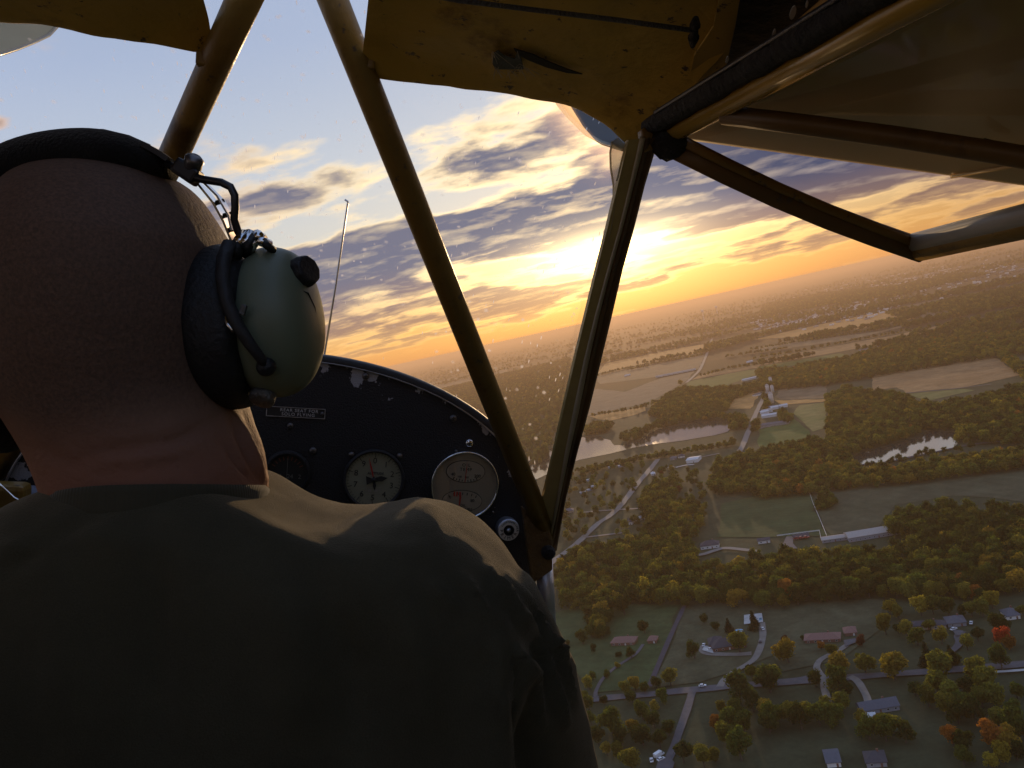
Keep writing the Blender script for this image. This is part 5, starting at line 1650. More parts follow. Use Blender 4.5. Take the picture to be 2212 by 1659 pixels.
# ---- wings, root cuffs
def wing(sgn):
    ribs = []
    prof = [(.835, .212), (.828, .205), (.80, .200), (.70, .197), (.4, .195), (-.2, .195), (-.72, .20), (-.75, .205), (-.6, .245), (-.2, .315), (.3, .375), (.6, .365), (.74, .32), (.81, .26), (.833, .228)]
    for k in range(10):
        s = k / 9
        x = .316 + 4.8 * s
        dz = .015 * s
        ribs.append([Vector((x, y, z + dz)) if sgn > 0 else Vector((-.09 - x, y, z + dz)) for y, z in prof])
    o = MB().loft(ribs, True, True, True).build('wing', M_FABO, plane, angle=50)
    rb = MB()
    for k in range(1, 14):
        x = .316 + .335 * k
        pts = [(x, .80, .1985), (x, .70, .1955), (x, .3, .1935), (x, -.7, .1985)]
        rb.tube([Vector((px_ if sgn > 0 else -.09 - px_, y, z)) for px_, y, z in pts], .0022, 6)
    rb.build('rib_tapes', M_FABO, o, True)
    # metal cuff between windshield and wing nose, with its clear rim
    if sgn > 0:
        arc = [af(x, y, x=.262) for x, y in ((1195, 205), (1206, 226), (1228, 252), (1266, 289), (1302, 309), (1345, 322))]
    else:
        arc = [af(x, y, x=-.352) for x, y in ((125, 55), (105, 76), (70, 92), (35, 106), (0, 117), (-60, 128))]
    dx = Vector((.06 * sgn, -.01, .010))
    MB().loft([[p_ for p_ in arc], [p_ + dx for p_ in arc]], False).build('wing_root_cuff', material('grey_blue_sheet' if sgn > 0 else 'beige_sheet', (.115, .115, .115) if sgn > 0 else (.42, .36, .22), .75, spec=.1, vary=.1), plane, True)
    MB().tube(arc, .0022, 8).build('cuff_rim', M_CLR, plane, True)


wing(1); wing(-1)
for sgn in (1, -1):
    fx = lambda x: x if sgn > 0 else -.09 - x
    for y in (.66, -.05):
        MB().tube([(fx(.36), .62 if y > .3 else .55, -.92), (fx(2.2), y, .20)], .020, 12, up=(0, 1, 0), flat=1.8).build('lift_strut', M_YEL, plane, True)

# ---- fuselage: floor, left wall with window, rear shell, tail cone
M_CAB = material('cabin_lining', (.10, .075, .035), .8, vary=.25, scale=12)
M_FLOOR = material('floor_board', (.06, .045, .03), .8, vary=.3, scale=10)
MB().box((-.045, .35, -.97), (.72, 1.7, .02)).build('floor', M_FLOOR, plane)
MB().box((-.412, .28, -.60), (.012, 1.6, .74)).build('side_wall', M_CAB, plane)
MB().tube([(-.400, -.5, -.215), (-.400, .4, -.215), (-.392, 1.05, -.225)], .011, 12).build('longeron', M_YEL, plane, True)
MB().tube([(-.390, -.5, .185), (-.390, .757, .185)], .0098, 12).build('roof_rail', M_YEL, plane, True)
MB().poly([(-.404, -.5, -.21), (-.400, 1.04, -.22), (-.392, .77, .18), (-.394, -.5, .18)]).build('side_window', M_SIDE, plane)
for x in (.318, -.40): MB().poly([(x, -.88, -.17), (x, -.26 if x > 0 else -.52, -.17), (x, -.26 if x > 0 else -.52, .17), (x, -.88, .17)]).build('rear_window', M_SIDE, plane)
MB().tube([(-.396, .35, -.21), (-.390, .35, .185)], .009, 10).build('window_post', M_YEL, plane, True)
MB().box((.318, .30, -.955), (.012, 1.56, .05)).build('door_sill', M_YEL, plane)
# dropped lower door hanging outside
MB().box((.352, .33, -1.10), (.020, .95, .36)).build('lower_door', M_FABO, plane)
MB().box((.322, -.55, -.58), (.012, .62, .80)).build('side_wall', M_CAB, plane)
MB().box((-.412, -.70, -.58), (.012, .40, .80)).build('side_wall', M_CAB, plane)
MB().box((-.045, -.90, -.36), (.74, .015, 1.24)).build('baggage_wall', M_CAB, plane)
MB().loft([[Vector((x, y, .262 - .25 * (abs(x + .045) / .36) ** 2 * .28)) for x in (-.40, -.30, -.18, -.045, .09, .21, .31)] for y in (-.42, -.7, -.91)], False).build('roof_skin', M_FAB, plane, True)
MB().loft([[Vector((x, y, .262 - .25 * (abs(x + .045) / .36) ** 2 * .28)) for x in (-.40, -.30, -.18, -.045, .09, .21, .31)] for y in (.178, -.2, -.42)], False).build('skylight', M_SIDE, plane, True)
tail = []
for y, hw, zb, zt in ((-.91, .37, -.98, .24), (-2.2, .26, -.85, .05), (-4.6, .05, -.60, -.15)):
    tail.append([Vector((-.045 + sx * hw, y, z)) for sx, z in ((1, zb), (1, zt - .06), (.5, zt), (-.5, zt), (-1, zt - .06), (-1, zb))])
MB().loft(tail, True, True, True).build('tail_cone', M_FABO, plane)
MB().prism([Vector((-.045, y, z)) for y, z in ((-3.9, -.2), (-4.3, .35), (-4.8, .62), (-5.1, .4), (-5.05, -.5), (-4.6, -.4))], (.03, 0, 0)).build('tail_fin', M_FABO, plane, bevel=.01)
MB().prism([Vector((-.045 + x, y, -.28)) for x, y in ((-1.4, -4.5), (-1.2, -4.2), (0, -3.9), (1.2, -4.2), (1.4, -4.5), (1.3, -4.9), (-1.3, -4.9))], (0, 0, .03)).build('tailplane', M_FABO, plane, bevel=.01)
# seats: sling of the front seat under the pilot, tube legs, rear seat
M_SEAT = material('olive_canvas', (.06, .06, .04), .9, vary=.2, scale=30)
MB().box((-.12, .62, -.62), (.42, .40, .05)).build('front_seat', M_SEAT, plane, bevel=.02)
MB().box((-.12, .36, -.52), (.40, .04, .24), Matrix.Rotation(-.15, 3, 'X')).build('front_seat_back', M_SEAT, plane, bevel=.015)
for x in (-.31, .07):
    for y in (.45, .80):
        MB().tube([(x, y, -.65), (x, y, -.96)], .010, 10).build('seat_leg', M_BLK, plane, True)
MB().box((-.045, -.35, -.62), (.56, .44, .08)).build('rear_seat', M_SEAT, plane, bevel=.02)
# bright cable and fittings at the lower left of the panel
MB().tube([af(x, y, y=.92) for x, y in ((-30, 1020), (5, 1052), (30, 1075), (62, 1093), (92, 1108))], .0012, 8).build('cabin_heat_cable', M_CHROME, plane, True)
q = af(66, 1084, y=1.06)
MB().lathe([(.020, 0), (.022, .010), (.012, .020)], q, (0, -1, 0), 20, cap1=True).build('throttle_knob', material('blue_grey_knob', (.16, .18, .26), .35, vary=.1), plane, True)
q = af(8, 1090, y=1.02)
MB().box(q, (.05, .03, .05)).build('fuel_valve', M_YEL, plane, bevel=.006)
# ------------------------------------------------------------------ the pilot (eye frame), seen from behind
def ep(px, py, d):
    return Vector(((px - 1106) / F * d, d, (829.5 - py) / F * d))


def remeshed(name, mb, voxel, smooth, m, parent, factor=.5):
    me0 = mb.mesh(name, m)
    o = bpy.data.objects.new(name, me0)
    C.objects.link(o)
    r = o.modifiers.new('r', 'REMESH'); r.mode = 'VOXEL'; r.voxel_size = voxel; r.adaptivity = 0
    s = o.modifiers.new('s', 'SMOOTH'); s.iterations = smooth; s.factor = factor
    dg = bpy.context.evaluated_depsgraph_get()
    me = bpy.data.meshes.new_from_object(o.evaluated_get(dg), depsgraph=dg)
    bpy.data.objects.remove(o); bpy.data.meshes.remove(me0)
    me.name = name
    me.materials.clear(); me.materials.append(m)
    me.polygons.foreach_set('use_smooth', [True] * len(me.polygons))
    q = link(name, me, parent)
    return q


def ell(c, a, b, n=40, p=2.0):
    """superellipse ring at constant height: a across, b fore and aft"""
    out = []
    for i in range(n):
        t = 2 * math.pi * i / n
        ct, st = math.cos(t), math.sin(t)
        out.append(Vector((c.x + a * math.copysign(abs(ct) ** (2 / p), ct), c.y + b * math.copysign(abs(st) ** (2 / p), st), c.z)))
    return out


def skin_fn(n, tc, c, p):
    x, y, z = n.sep(tc)
    f = n.noise(tc, 14, 5, .6)
    f2 = n.noise(tc, 480, 2, .7)
    # shaved hair: a grey-brown shadow over the scalp that stops at an uneven line above the nape
    line = n.m('MULTIPLY_ADD', n.m('SUBTRACT', f, .5), .03, n.m('MULTIPLY_ADD', n.m('ABSOLUTE', n.m('SUBTRACT', x, HEADC.x)), .25, -.030))
    hair = n.smooth(n.m('SUBTRACT', z, line), -.012, .018)
    hair = n.m('MULTIPLY', hair, n.m('MULTIPLY_ADD', f2, 1.5, .05))
    c = n.mix(n.m('MULTIPLY', hair, .75), c, (.085, .064, .052))
    red = n.smooth(z, -.01, -.06)
    return n.mix(n.m('MULTIPLY', red, .42), c, (.30, .105, .065))


D0 = .53
HEADC = ep(250, 620, D0)
M_SKIN = material('skin', (.26, .155, .108), .72, spec=.10, vary=.12, scale=22, bump=.22, bscale=260, fn=skin_fn, sheen=.0)
M_SKIN.node_tree.nodes['Principled BSDF'].inputs['Subsurface Weight'].default_value = .12
M_SKIN.node_tree.nodes['Principled BSDF'].inputs['Subsurface Radius'].default_value = (.006, .002, .001)
pilot = empty('person', mw=MC)
tag(pilot, 'pilot with shaved head in olive long-sleeved shirt seen from behind', 'person')

RINGS = [(360, 190, 310, .020), (365, 140, 352, .036), (374, 84, 392, .052), (390, 44, 420, .064), (412, 14, 442, .075), (445, -12, 464, .086), (490, -36, 490, .094), (545, -52, 512, .100), (620, -56, 526, .102), (700, -52, 534, .099),
         (770, -44, 532, .094), (830, -28, 530, .088), (880, -4, 536, .082), (920, 24, 548, .076), (960, 50, 566, .071), (1005, 73, 577, .068), (1050, 90, 579, .068), (1090, 98, 578, .062), (1130, 120, 560, .055), (1180, 150, 540, .05)]


def span(xl, xr, yc, b):
    """centre and half-width of an elliptical section whose sides are seen at two picture columns"""
    ml, mr = (xl - 1106) / F, (xr - 1106) / F
    lo, hi = .001, .3
    for _ in range(50):
        a = (lo + hi) / 2
        if math.sqrt(a * a + ml * ml * b * b) + math.sqrt(a * a + mr * mr * b * b) < (mr - ml) * yc: lo = a
        else: hi = a
    return ml * yc + math.sqrt(a * a + ml * ml * b * b), a


def headform():
    rings = []
    for y, xl, xr, b in RINGS:
        yc = D0 - (.012 * min(1, (y - 860) / 150) if y > 860 else 0) + (.016 * (545 - y) / 185 if y < 545 else 0)
        xc_, hw = span(xl, xr, yc, b)
        ctr = Vector((xc_, yc, (829.5 - y) / F * D0))
        ring = ell(ctr, hw, b, 56, 2.15)
        zz = (620 - y) / F * D0                       # height above the ears
        for i, q in enumerate(ring):
            t = 2 * math.pi * i / 56
            if math.sin(t) > 0:                       # the face, away from the camera
                side = math.cos(t)
                g = lambda u, w_, z0, wz: math.exp(-((side - u) / w_) ** 2 - ((zz - z0) / wz) ** 2)
                q.y += .024 * g(0, .13, -.022, .014) + .010 * g(0, .10, -.002, .02) + .006 * g(0, .6, .020, .010)
                q.y += -.008 * (g(.38, .16, .006, .010) + g(-.38, .16, .006, .010)) + .010 * g(0, .30, -.078, .014) + .006 * g(0, .25, -.052, .008)
        rings.append(ring)
    mb = MB().loft(rings, True, True, True)
    return mb


body = headform()
# ears pressed under the cups
for px in (-52, 530):
    c = ep(px, 690, D0)
    body.lathe([(.030, -.006), (.031, .0), (.022, .006)], c, (1, 0, 0), 20, cap0=True, cap1=True)
SH_R, SH_L = ep(985, 1285, .53), ep(-330, 1300, .53)
EL_R, EL_L = ep(1165, 1800, .59), ep(-560, 1820, .62)
WR_R, WR_L = Vector((-.12, .88, -.43)), Vector((-.34, .88, -.43))
for sh, elb, wr in ((SH_R, EL_R, WR_R), (SH_L, EL_L, WR_L)):
    body.tube([sh, sh.lerp(elb, .5), elb], [.042, .043, .036], 20)
    body.tube([elb, elb.lerp(wr, .35), wr], [.038, .040, .026], 20)
    hd_ = (wr - elb).normalized()
    sgn = 1 if sh is SH_R else -1
    side = hd_.cross(Vector((0, 0, 1))).normalized()
    up_ = side.cross(hd_)
    body.tube([wr - hd_ * .01, wr + hd_ * .04, wr + hd_ * .085], [.026, .036, .034], 16, up=side, flat=1.1)
    for k in range(4):                                     # fingers curled round the stick
        b0 = wr + hd_ * .085 + side * (.026 - .0173 * k)
        l = (.040, .045, .042, .033)[k]
        body.tube([b0 - hd_ * .02, b0 + hd_ * l * .8 - up_ * .004, b0 + hd_ * l * 1.05 - up_ * .026, b0 + hd_ * l * .5 - up_ * .042], [.0095, .009, .0085, .0075], 10)
    t0 = wr + hd_ * .03 - side * .030 * sgn
    body.tube([t0, t0 + hd_ * .03 - side * .016 * sgn - up_ * .012, t0 + hd_ * .055 - side * .008 * sgn - up_ * .030], [.012, .0105, .0085], 10)
tc_ = ep(330, 1330, .53)
body.loft([ell(Vector((tc_.x, .53, z)), a, b, 40, 2.4) for z, a, b in ((-.10, .07, .045), (-.15, .13, .060), (-.22, .16, .075), (-.40, .14, .075), (-.60, .15, .085))], True, True, True)
bo_ = remeshed('body', body, .0037, 7, M_SKIN, pilot)
# neck folds at the right side and creases across the nape
me = bo_.data
n_ = len(me.vertices)
co = np.empty(n_ * 3, 'f'); me.vertices.foreach_get('co', co); co = co.reshape(-1, 3)
no = np.empty(n_ * 3, 'f'); me.vertices.foreach_get('normal', no); no = no.reshape(-1, 3)


def screen(co): return 1106 + co[:, 0] / co[:, 1] * F, 829.5 - co[:, 2] / co[:, 1] * F


def dist_line(X, Y, pts):
    best = np.full(len(X), 1e9); tt = np.zeros(len(X))
    tot = len(pts) - 1
    for i, (a, b) in enumerate(zip(pts, pts[1:])):
        ax, ay, bx, by = *a, *b
        L2 = (bx - ax) ** 2 + (by - ay) ** 2
        t = np.clip(((X - ax) * (bx - ax) + (Y - ay) * (by - ay)) / L2, 0, 1)
        d = np.hypot(X - ax - t * (bx - ax), Y - ay - t * (by - ay))
        m = d < best
        best[m] = d[m]; tt[m] = (i + t[m]) / tot
    return best, tt


def folds(co, no, X, Y, lines):
    disp = np.zeros(len(X))
    facing = np.clip(-(no * co / np.linalg.norm(co, axis=1, keepdims=True)).sum(1) * 3 + .6, 0, 1)
    for pts, w_, amp in lines:
        d, t = dist_line(X, Y, pts)
        disp += amp * np.exp(-(d / w_) ** 2) * np.sin(np.pi * np.clip(t, .04, .96)) ** .5
    return disp * facing


X, Y = screen(co)
NECK = [([(500, 905), (535, 980), (568, 1045)], 7, -.0040), ([(528, 890), (560, 960), (578, 1020)], 6, -.0034), ([(475, 945), (522, 1010), (566, 1058)], 7, -.0032), ([(514, 900), (548, 972), (574, 1035)], 7, .0030),
        ([(545, 890), (574, 945), (586, 1000)], 5, .0014), ([(180, 985), (280, 968), (380, 950), (470, 905)], 10, -.0034), ([(180, 1003), (320, 988), (430, 965)], 13, .0024), ([(110, 1000), (250, 1010), (420, 1005)], 9, -.0010),
        ([(60, 960), (160, 1000), (220, 1010)], 9, -.0010)]
dsp = folds(co, no, X, Y, NECK)
co += no * dsp[:, None]
me.vertices.foreach_set('co', co.ravel()); me.update()
# eyes
for s in (-1, 1):
    mb = MB(); bm = bmesh.new(); bmesh.ops.create_uvsphere(bm, u_segments=12, v_segments=8, radius=.011)
    c = HEADC + Vector((s * .031, .078, .004))
    mb.add([v.co + c for v in bm.verts], [tuple(v.index for v in f.verts) for f in bm.faces]); bm.free()
    mb.build('eye', material('eye_white', (.7, .68, .65), .2, vary=.02), pilot, True)


# ---- shirt
def shirt_fn(n, tc, c, p):
    f = n.noise(tc, 1400, 2, .5)
    g = n.noise(tc, 30, 4, .6)
    c = n.v('SCALE', c, s=n.m('MULTIPLY_ADD', f, .6, .7))
    return n.v('SCALE', c, s=n.m('MULTIPLY_ADD', g, .4, .8))


M_SHIRT = material('olive_cotton', (.078, .071, .045), .95, spec=.1, vary=.1, scale=40, bump=.30, bscale=900, sheen=.32, fn=shirt_fn)
M_SHIRT.node_tree.nodes['Principled BSDF'].inputs['Sheen Tint'].default_value = (.8, .68, .5, 1)
TOP = [(-560, 1420), (-500, 1330), (-440, 1270), (-350, 1205), (-230, 1165), (-120, 1150), (0, 1136), (50, 1122), (80, 1096), (112, 1052), (200, 1020), (300, 1008), (400, 1003), (480, 1009), (545, 1028), (585, 1051), (640, 1076), (700, 1092), (760, 1097), (820, 1089), (880, 1079),
       (935, 1079), (985, 1098), (1040, 1131), (1090, 1180), (1125, 1232), (1140, 1300)]
sh = MB()
sec = []
for x, y in TOP:
    p_ = ep(x, y, .53)
    u_ = (x - 330) / 800.0
    hd2 = (.108 - .030 * abs(u_) ** 2)                         # half depth of the trunk here
    bz = -.62 if abs(u_) < .78 else (-.62 + (abs(u_) - .78) / .3 * .30)
    ring = []
    zt = (829.5 - y) / F * .565
    yb, yf = .535 - hd2, .535 + hd2
    for cy, cz_, rc, a0, k in ((yb, zt, .048, math.pi, 1), (yf, zt, .060, math.pi / 2, -1), (yf, bz, .03, 0, -1), (yb, bz, .03, -math.pi / 2, 1)):
        for q_ in range(9):                       # the four rounded corners of the section
            an = a0 - q_ / 8 * math.pi / 2
            oy = cy + rc * (1 if cy == yb else -1)
            oz = cz_ + rc * (-1 if cz_ == zt else 1)
            yy = oy + rc * math.cos(an); zz = oz + rc * math.sin(an)
            ring.append(Vector((p_.x, yy + .05 * (zt - zz), zz)))
    sec.append(ring)
sh.loft(sec, True, True, True)
for s_, e_, w_ in ((SH_R, EL_R, WR_R), (SH_L, EL_L, WR_L)):
    sg = 1 if s_ is SH_R else -1
    sl = [ep(1000, 1285, .53), ep(1028, 1390, .535), ep(1072, 1490, .545), ep(1106, 1600, .56), e_] if sg > 0 else [s_, s_.lerp(e_, .2), s_.lerp(e_, .4), s_.lerp(e_, .6), e_]
    sh.tube(sl, [.046, .053, .055, .054, .048], 28)
    sh.tube([e_, e_.lerp(w_, .3), e_.lerp(w_, .92)], [.049, .048, .034], 24)
so = remeshed('shirt', sh, .0052, 9, M_SHIRT, pilot)
me = so.data
n_ = len(me.vertices)
co = np.empty(n_ * 3, 'f'); me.vertices.foreach_get('co', co); co = co.reshape(-1, 3)
no = np.empty(n_ * 3, 'f'); me.vertices.foreach_get('normal', no); no = no.reshape(-1, 3)
X, Y = screen(co)
SH = [([(940, 1265), (1010, 1330), (1070, 1430), (1100, 1560)], 14, .0085), ([(1000, 1250), (1080, 1350), (1140, 1450), (1170, 1570)], 11, .0085), ([(1055, 1230), (1120, 1330), (1180, 1440), (1225, 1560)], 9, .0080),
      ([(1095, 1240), (1150, 1330), (1200, 1420), (1245, 1520)], 8, .0065), ([(975, 1285), (1045, 1380), (1095, 1500)], 14, -.0085), ([(1035, 1285), (1105, 1390), (1150, 1510)], 11, -.0080), ([(1090, 1290), (1150, 1390), (1200, 1500)], 9, -.0045),
      ([(1120, 1500), (1140, 1600), (1150, 1720)], 22, -.010), ([(1160, 1380), (1200, 1400), (1235, 1440)], 10, .004), ([(1168, 1330), (1195, 1372), (1200, 1390)], 9, -.004),
      ([(580, 1090), (700, 1130), (850, 1150), (960, 1140)], 26, -.0022), ([(880, 1080), (930, 1110), (950, 1150)], 20, .0022), ([(500, 1110), (620, 1170), (760, 1220)], 34, .0024),
      ([(560, 1090), (700, 1170), (820, 1190)], 26, -.0016), ([(140, 1140), (60, 1180), (0, 1190)], 20, .004), ([(200, 1120), (100, 1160), (20, 1230)], 18, -.004), ([(110, 1100), (200, 1150), (330, 1180)], 30, .002),
      ([(600, 1250), (640, 1420), (620, 1600)], 60, .005), ([(700, 1300), (760, 1450), (770, 1620)], 45, -.005), ([(850, 1280), (900, 1420), (930, 1600)], 40, .005), ([(120, 1260), (150, 1420), (140, 1600)], 60, .004), ([(330, 1150), (335, 1350), (330, 1600)], 40, -.005)]
dsp = folds(co, no, X, Y, SH) * 1.5
wr_ = np.array([mnoise.noise((a * 9, b * 9, c * 6)) * .0030 + mnoise.noise((a * 26, b * 26, c * 14)) * .0016 + mnoise.noise((a * 70, b * 70, c * 40)) * .0004 for a, b, c in co])
co += no * (dsp + wr_)[:, None]
me.vertices.foreach_set('co', co.ravel()); me.update()
# ribbed collar round the neck
cpts = []
_xc, hwc = span(92, 582, D0 - .012, .071)
nb = Vector((_xc, D0 - .012, 0))
for i in range(49):
    t = 2 * math.pi * i / 48
    st = math.sin(t); ct = math.cos(t)
    px = 338 + ct * 244
    yb = 1052 - 10 * ct + 26 * ct * ct * (1 if ct < 0 else .35)          # back edge as seen
    z = (829.5 - yb) / F * (D0 - .012 + .071 * st if st < 0 else D0 - .012)
    if st > 0: z -= .020 * st
    cpts.append((nb.x + hwc * ct, nb.y + .071 * st, z))
cb_ = MB()
prof = [(-.0010, .0006), (.0004, .0010), (.0012, -.003), (.0018, -.008), (.0030, -.013), (.0020, -.018), (-.001, -.017)]
cb_.loft([[Vector((nb.x + (x - nb.x) * (1 + o_ / hwc), nb.y + (y - nb.y) * (1 + o_ / .071), z + dz)) for x, y, z in cpts[:-1]] for o_, dz in prof], True)
M_RIB = material('olive_rib', (.070, .064, .041), .95, spec=.15, vary=.1, scale=40, sheen=.25)
_t = M_RIB.node_tree; _n = NT(_t); _tc = _n.node('ShaderNodeTexCoord').outputs['Object']
_x, _y, _z = _n.sep(_tc)
_b = _n.node('ShaderNodeBump'); _b.inputs['Strength'].default_value = .14; _b.inputs['Distance'].default_value = .001
_n.put(_b.inputs['Height'], _n.m('SINE', _n.m('MULTIPLY', _n.m('ARCTAN2', _n.m('SUBTRACT', _y, nb.y), _n.m('SUBTRACT', _x, nb.x)), 190.0)))
_t.links.new(_b.outputs[0], _t.nodes['Principled BSDF'].inputs['Normal'])
cb_.build('collar', M_RIB, so, True)
# trousers and boots under the seat line
tr = MB()
hip = Vector((tc_.x, .56, -.60))
for s in (-1, 1):
    h_ = hip + Vector((s * .09, 0, 0)); kn = h_ + Vector((s * .05, .40, .06)); an = kn + Vector((0, .12, -.40))
    tr.tube([h_ + Vector((0, -.06, 0)), h_, kn], [.085, .092, .066], 20)
    tr.tube([kn, kn.lerp(an, .4), an], [.066, .062, .048], 20)
    bt_ = MB().tube([an + Vector((0, -.03, -.02)), an + Vector((0, .05, -.045)), an + Vector((0, .19, -.055))], [.045, .045, .034], 16)
    bt_.build('boot', M_RUB, pilot, True)
remeshed('trousers', tr, .009, 4, material('dark_denim', (.03, .035, .06), .9, vary=.15, scale=60), pilot)

# ------------------------------------------------------------------ headset worn by the pilot
hs = empty('headset', mw=MC)
tag(hs, 'aviation headset with olive ear cups and padded black headband on the pilot', 'headset')
M_PAD = material('black_fleece_pad', (.016, .015, .014), .95, spec=.15, vary=.3, scale=120, bump=.5, bscale=500, sheen=.2)
M_SEAL = material('black_ear_seal', (.015, .016, .018), .5, spec=.4, vary=.2, scale=60, bump=.25, bscale=200)
M_CUP = material('sage_green_cup', (.17, .20, .135), .42, spec=.45, vary=.06, scale=25, bump=.06, bscale=500)
M_DULL = material('dull_silver', (.17, .17, .165), .5, metal=.8, vary=.3, scale=90, bump=.4, bscale=160)
M_WIRE = material('dark_wire', (.05, .05, .055), .35, metal=.7, vary=.1)
# padded band over the crown
DB = .515
band = [(-55, 492), (-30, 442), (10, 400), (60, 369), (120, 351), (180, 343), (236, 342), (290, 347), (335, 356), (372, 364)]
thick = [.0150, .0160, .0168, .0170, .0170, .0168, .0165, .0140, .0105, .0070]
pts = [ep(x, y + 2, DB) for x, y in band]
pd = MB()
rings = []
for i, (p_, th_) in enumerate(zip(pts, thick)):
    tn = (pts[min(i + 1, len(pts) - 1)] - pts[max(i - 1, 0)]).normalized()
    nn = Vector((0, 1, 0)).cross(tn).normalized()
    if nn.z < 0 and abs(nn.z) > .2: nn = -nn
    rings.append([p_ + nn * (math.sin(t) * th_) + Vector((0, 1, 0)) * (math.copysign(abs(math.cos(t)) ** .7, math.cos(t)) * .030 * (1 if i < 8 else .7)) for t in (2 * math.pi * k / 24 for k in range(24))])
pd.loft(rings, True, True, True)
pdo = pd.build('headband_pad', M_PAD, hs, True)
ss = pdo.modifiers.new('sub', 'SUBSURF'); ss.levels = 1; ss.render_levels = 2
# a seam welt along the top of the pad and the strap end poking out
MB().tube([p_ + Vector((0, -.008, th_ * .9)) for p_, th_ in zip(pts, thick)][1:-1], .0016, 6).build('pad_seam', M_PAD, pdo, True)
def strip(pl, w_, t_, d, m, name, par, holes=()):
    """thin metal band following a line in the side view, w_ wide fore and aft"""
    P = [ep(x, y, d) for x, y in pl]
    r_ = []
    for i, p_ in enumerate(P):
        tn = (P[min(i + 1, len(P) - 1)] - P[max(i - 1, 0)]).normalized()
        nn = Vector((0, 1, 0)).cross(tn).normalized()
        r_.append([p_ + nn * a * t_ + Vector((0, 1, 0)) * b * w_ for a, b in ((-1, -1), (1, -1), (1, 1), (-1, 1))])
    return MB().loft(r_, True, True, True).build(name, m, par, angle=40)


sb = strip([(330, 326), (362, 345), (400, 372), (436, 402), (470, 444), (492, 484), (508, 524), (518, 560)], .008, .0007, .512, M_CHROME, 'spring_band', hs)
# the slot of the band: a parallel outer leaf joined by small bridges
strip([(446, 398), (476, 428), (500, 470), (506, 500)], .006, .0006, .505, material('blue_white_leaf', (.50, .55, .66), .2, metal=.8, vary=.05), 'slotted_leaf', sb)
for a_, b_ in (((468, 438), (482, 434)), ((484, 466), (500, 462)), ((497, 496), (508, 494))):
    MB().tube([ep(*a_, .508), ep(*b_, .506)], .0016, 8).build('bridge', M_INK, sb)
strip([(318, 318), (350, 336), (374, 352)], .009, .0016, .503, M_WIRE, 'strap_end', hs)
# clamp block with its thumb screw, and the wire yoke down to the cup
cl = MB().box(ep(405, 372, .50), (.016, .012, .010), Matrix.Rotation(.6, 3, 'Y')).build('clamp', M_WIRE, hs, bevel=.002)
kp = ep(416, 356, .498)
MB().lathe([(.0050, -.004), (.0058, -.001), (.0054, .002), (.0058, .004), (.0035, .006)], kp, (.5, -.5, .7), 12, cap0=True, cap1=True).build('thumb_screw', M_SCREW, cl, True)
MB().tube([ep(360, 352, .50), ep(405, 380, .498), ep(440, 388, .496), ep(478, 394, .495), ep(498, 404, .495), ep(507, 422, .495), ep(508, 448, .496), ep(506, 474, .498), ep(514, 500, .50), ep(528, 522, .502)], .0024, 12).build('yoke_wire', M_WIRE, hs, True)
# hinge hardware above the cup
hg_ = MB()
for a_, b_, r_ in (((512, 535), (530, 508), .0042), ((526, 540), (541, 506), .0040), ((538, 545), (554, 514), .0034), ((552, 516), (582, 528), .0030), ((556, 508), (566, 516), .0036)):
    hg_.tube([ep(*a_, .498), ep((a_[0] + b_[0]) / 2 - 2, (a_[1] + b_[1]) / 2, .493), ep(*b_, .498)], r_, 10)
hg_.build('hinge', M_CHROME, hs, True)
hk = MB()
for a_, b_, r_ in (((505, 560), (520, 522), .0046), ((532, 550), (547, 512), .0032), ((570, 520), (590, 540), .0024)):
    hk.tube([ep(*a_, .497), ep((a_[0] + b_[0]) / 2 - 4, (a_[1] + b_[1]) / 2, .490), ep(*b_, .497)], r_, 10)
hk.build('hinge_strap', M_SEAL, hs, True)


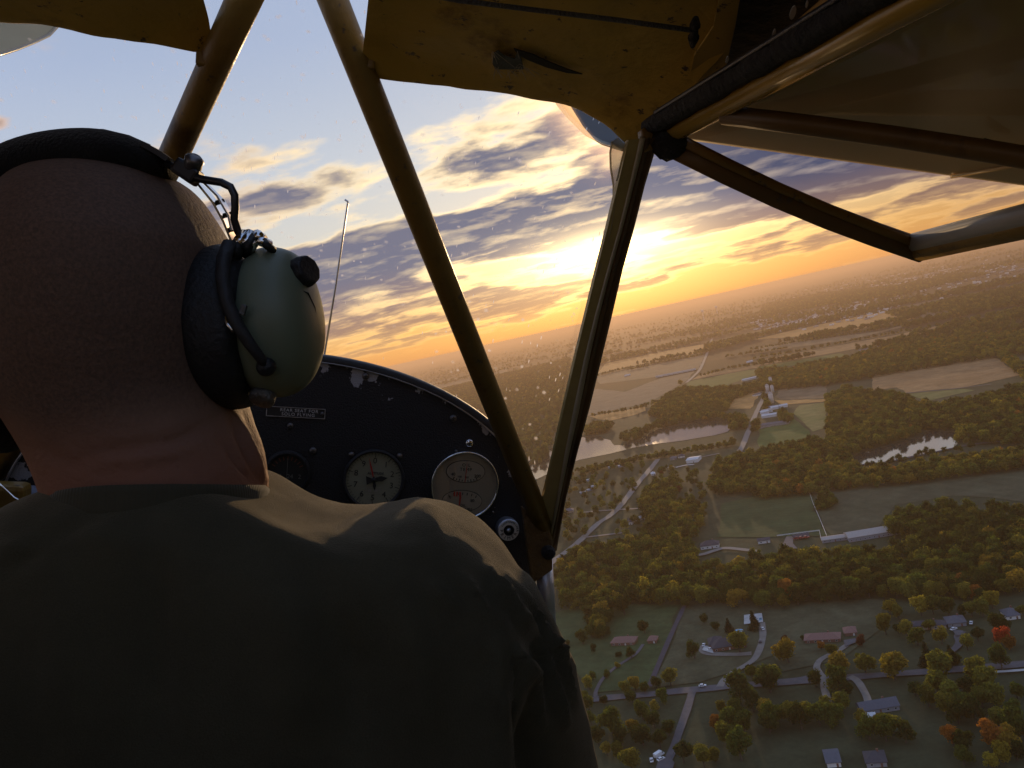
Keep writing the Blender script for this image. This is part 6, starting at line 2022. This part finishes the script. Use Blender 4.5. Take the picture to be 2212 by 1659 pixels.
def ear_cup(sgn):
    """cup seen from behind: outline of the right one, mirrored for the left"""
    D = .515
    mx = (lambda x: x) if sgn > 0 else (lambda x: 2 * 242 - x + 20)
    mp = lambda x, y, dy=0.0: ep(mx(x), y + (0 if sgn > 0 else 95), D) + Vector((0, dy, 0))
    prof = [(538, 576, 812), (545, 550, 838), (560, 538, 852), (585, 533, 859), (612, 536, 860), (640, 546, 850), (664, 572, 832), (680, 612, 806), (690, 655, 775), (695, 690, 742), (697, 712, 722)]
    rings = []
    for x, y0, y1 in prof:
        c = mp(x, (y0 + y1) / 2); hh_ = (y1 - y0) / 2 / F * D
        k = hh_ / (163 / F * D)
        rings.append([c + Vector((.0, .040 * k ** .8 * math.cos(t), hh_ * math.sin(t))) for t in (2 * math.pi * i / 48 for i in range(48))])
    cup = MB().loft(rings, True, True, True).build('ear_cup', M_CUP, hs, True)
    s = cup.modifiers.new('sub', 'SUBSURF'); s.levels = 1; s.render_levels = 2
    # seal: thick soft ring between head and cup
    rr = []
    for x, y0, y1, k in ((452, 600, 800, .8), (444, 565, 838, 1.0), (452, 538, 868, 1.08), (478, 528, 884, 1.12), (508, 530, 886, 1.12), (536, 542, 880, 1.10), (550, 556, 866, 1.0), (556, 580, 840, .9)):
        c = mp(x, (y0 + y1) / 2 + (x - 500) * .05)
        hh_ = (y1 - y0) / 2 / F * D
        rr.append([c + Vector((.002 * mnoise.noise((math.cos(t) * 2, math.sin(t) * 3, x * .05)), .041 * k * math.cos(t), hh_ * math.sin(t))) for t in (2 * math.pi * i / 48 for i in range(48))])
    sl = MB().loft(rr, True, True, True).build('ear_seal', M_SEAL, cup, True)
    s = sl.modifiers.new('sub', 'SUBSURF'); s.levels = 1; s.render_levels = 2
    # volume knob on the outer face
    kc = mp(652, 600, -.012); ax = Vector((.75 * sgn, -.45, .25)).normalized()
    MB().lathe([(.0088, -.006), (.0100, -.002), (.0100, .008), (.0088, .0115)], kc, ax, 9, cap0=True, cap1=True).build('volume_knob', M_SEAL, cup, bevel=.0012)
    # cable grommet and the cord running up the back of the cup
    gc = mp(612, 795, -.036)
    MB().lathe([(.0052, -.004), (.0056, .001), (.0040, .004)], gc, (0.1 * sgn, -1, -.1), 20, cap1=True).build('grommet', M_SEAL, cup, True)
    cd = [(530, 545, -.030), (529, 580, -.038), (533, 620, -.043), (545, 668, -.046), (566, 712, -.047), (590, 752, -.045), (606, 778, -.041), (613, 796, -.036)]
    MB().tube([mp(*q_) for q_ in cd], [.0040, .0042, .0042, .0040, .0038, .0034, .0030, .0026], 12).build('cord', M_RUB, cup, True)
    MB().tube([mp(x + 7, y, dy - .001) for x, y, dy in cd[1:5]], .0009, 6).build('cord_guard', M_CHROME, cup, True)
    MB().tube([mp(x - 7, y + 6, dy + .002) for x, y, dy in cd[2:5]], .0012, 6).build('stirrup_wire', M_CHROME, cup, True)
    MB().box(mp(577, 684, -.046), (.0034, .0035, .0064), Matrix.Rotation(.3, 3, 'Y')).build('clip', M_DULL, cup, bevel=.0008)
    MB().tube([mp(536, 690, -.042), mp(545, 712, -.044), mp(556, 724, -.045), mp(562, 716, -.045)], .0016, 8).build('stirrup_hook', M_CHROME, cup, True)
    # chromed screw under the cup and the seam of the battery cover
    MB().lathe([(.0075, -.008), (.0080, .0), (.0074, .002), (.005, .003)], mp(580, 860, -.014), (-.2 * sgn, -.55, -.8), 20, cap0=True, cap1=True).build('seal_screw', M_DULL, cup, True)
    sm = []
    for x, y in ((672, 636), (684, 640), (692, 668), (694, 700), (692, 735), (682, 744), (672, 738), (668, 700), (669, 660), (672, 636)):
        t_ = min(1, max(0, (x - 600) / 97)); sm.append(mp(x - 3, y, -.034 * math.sqrt(max(.02, 1 - t_ ** 2.2))))
    MB().tube(sm, .0005, 5).build('cover_seam', M_INK, cup)
    return cup


ear_cup(1); ear_cup(-1)
# ------------------------------------------------------------------ evening haze
hz = MB()
S_ = 100000.0
hz.box((0, 0, (ALT + 7 - 2) / 2), (2 * S_, 2 * S_, ALT + 7 + 2))
hm = bpy.data.materials.new('haze')
hm.use_nodes = True
hm.node_tree.nodes.clear()
hn = NT(hm.node_tree)
hv = hn.node('ShaderNodeVolumePrincipled')
hv.inputs['Color'].default_value = (.70, .51, .35, 1)
hv.inputs['Density'].default_value = HAZE
hv.inputs['Anisotropy'].default_value = .48
ho = hn.node('ShaderNodeOutputMaterial')
hm.node_tree.links.new(hv.outputs[0], ho.inputs['Volume'])
hm.cycles.homogeneous_volume = True
o = hz.build('haze', hm)
tag(o, 'warm evening haze over the farmland', kind='stuff')
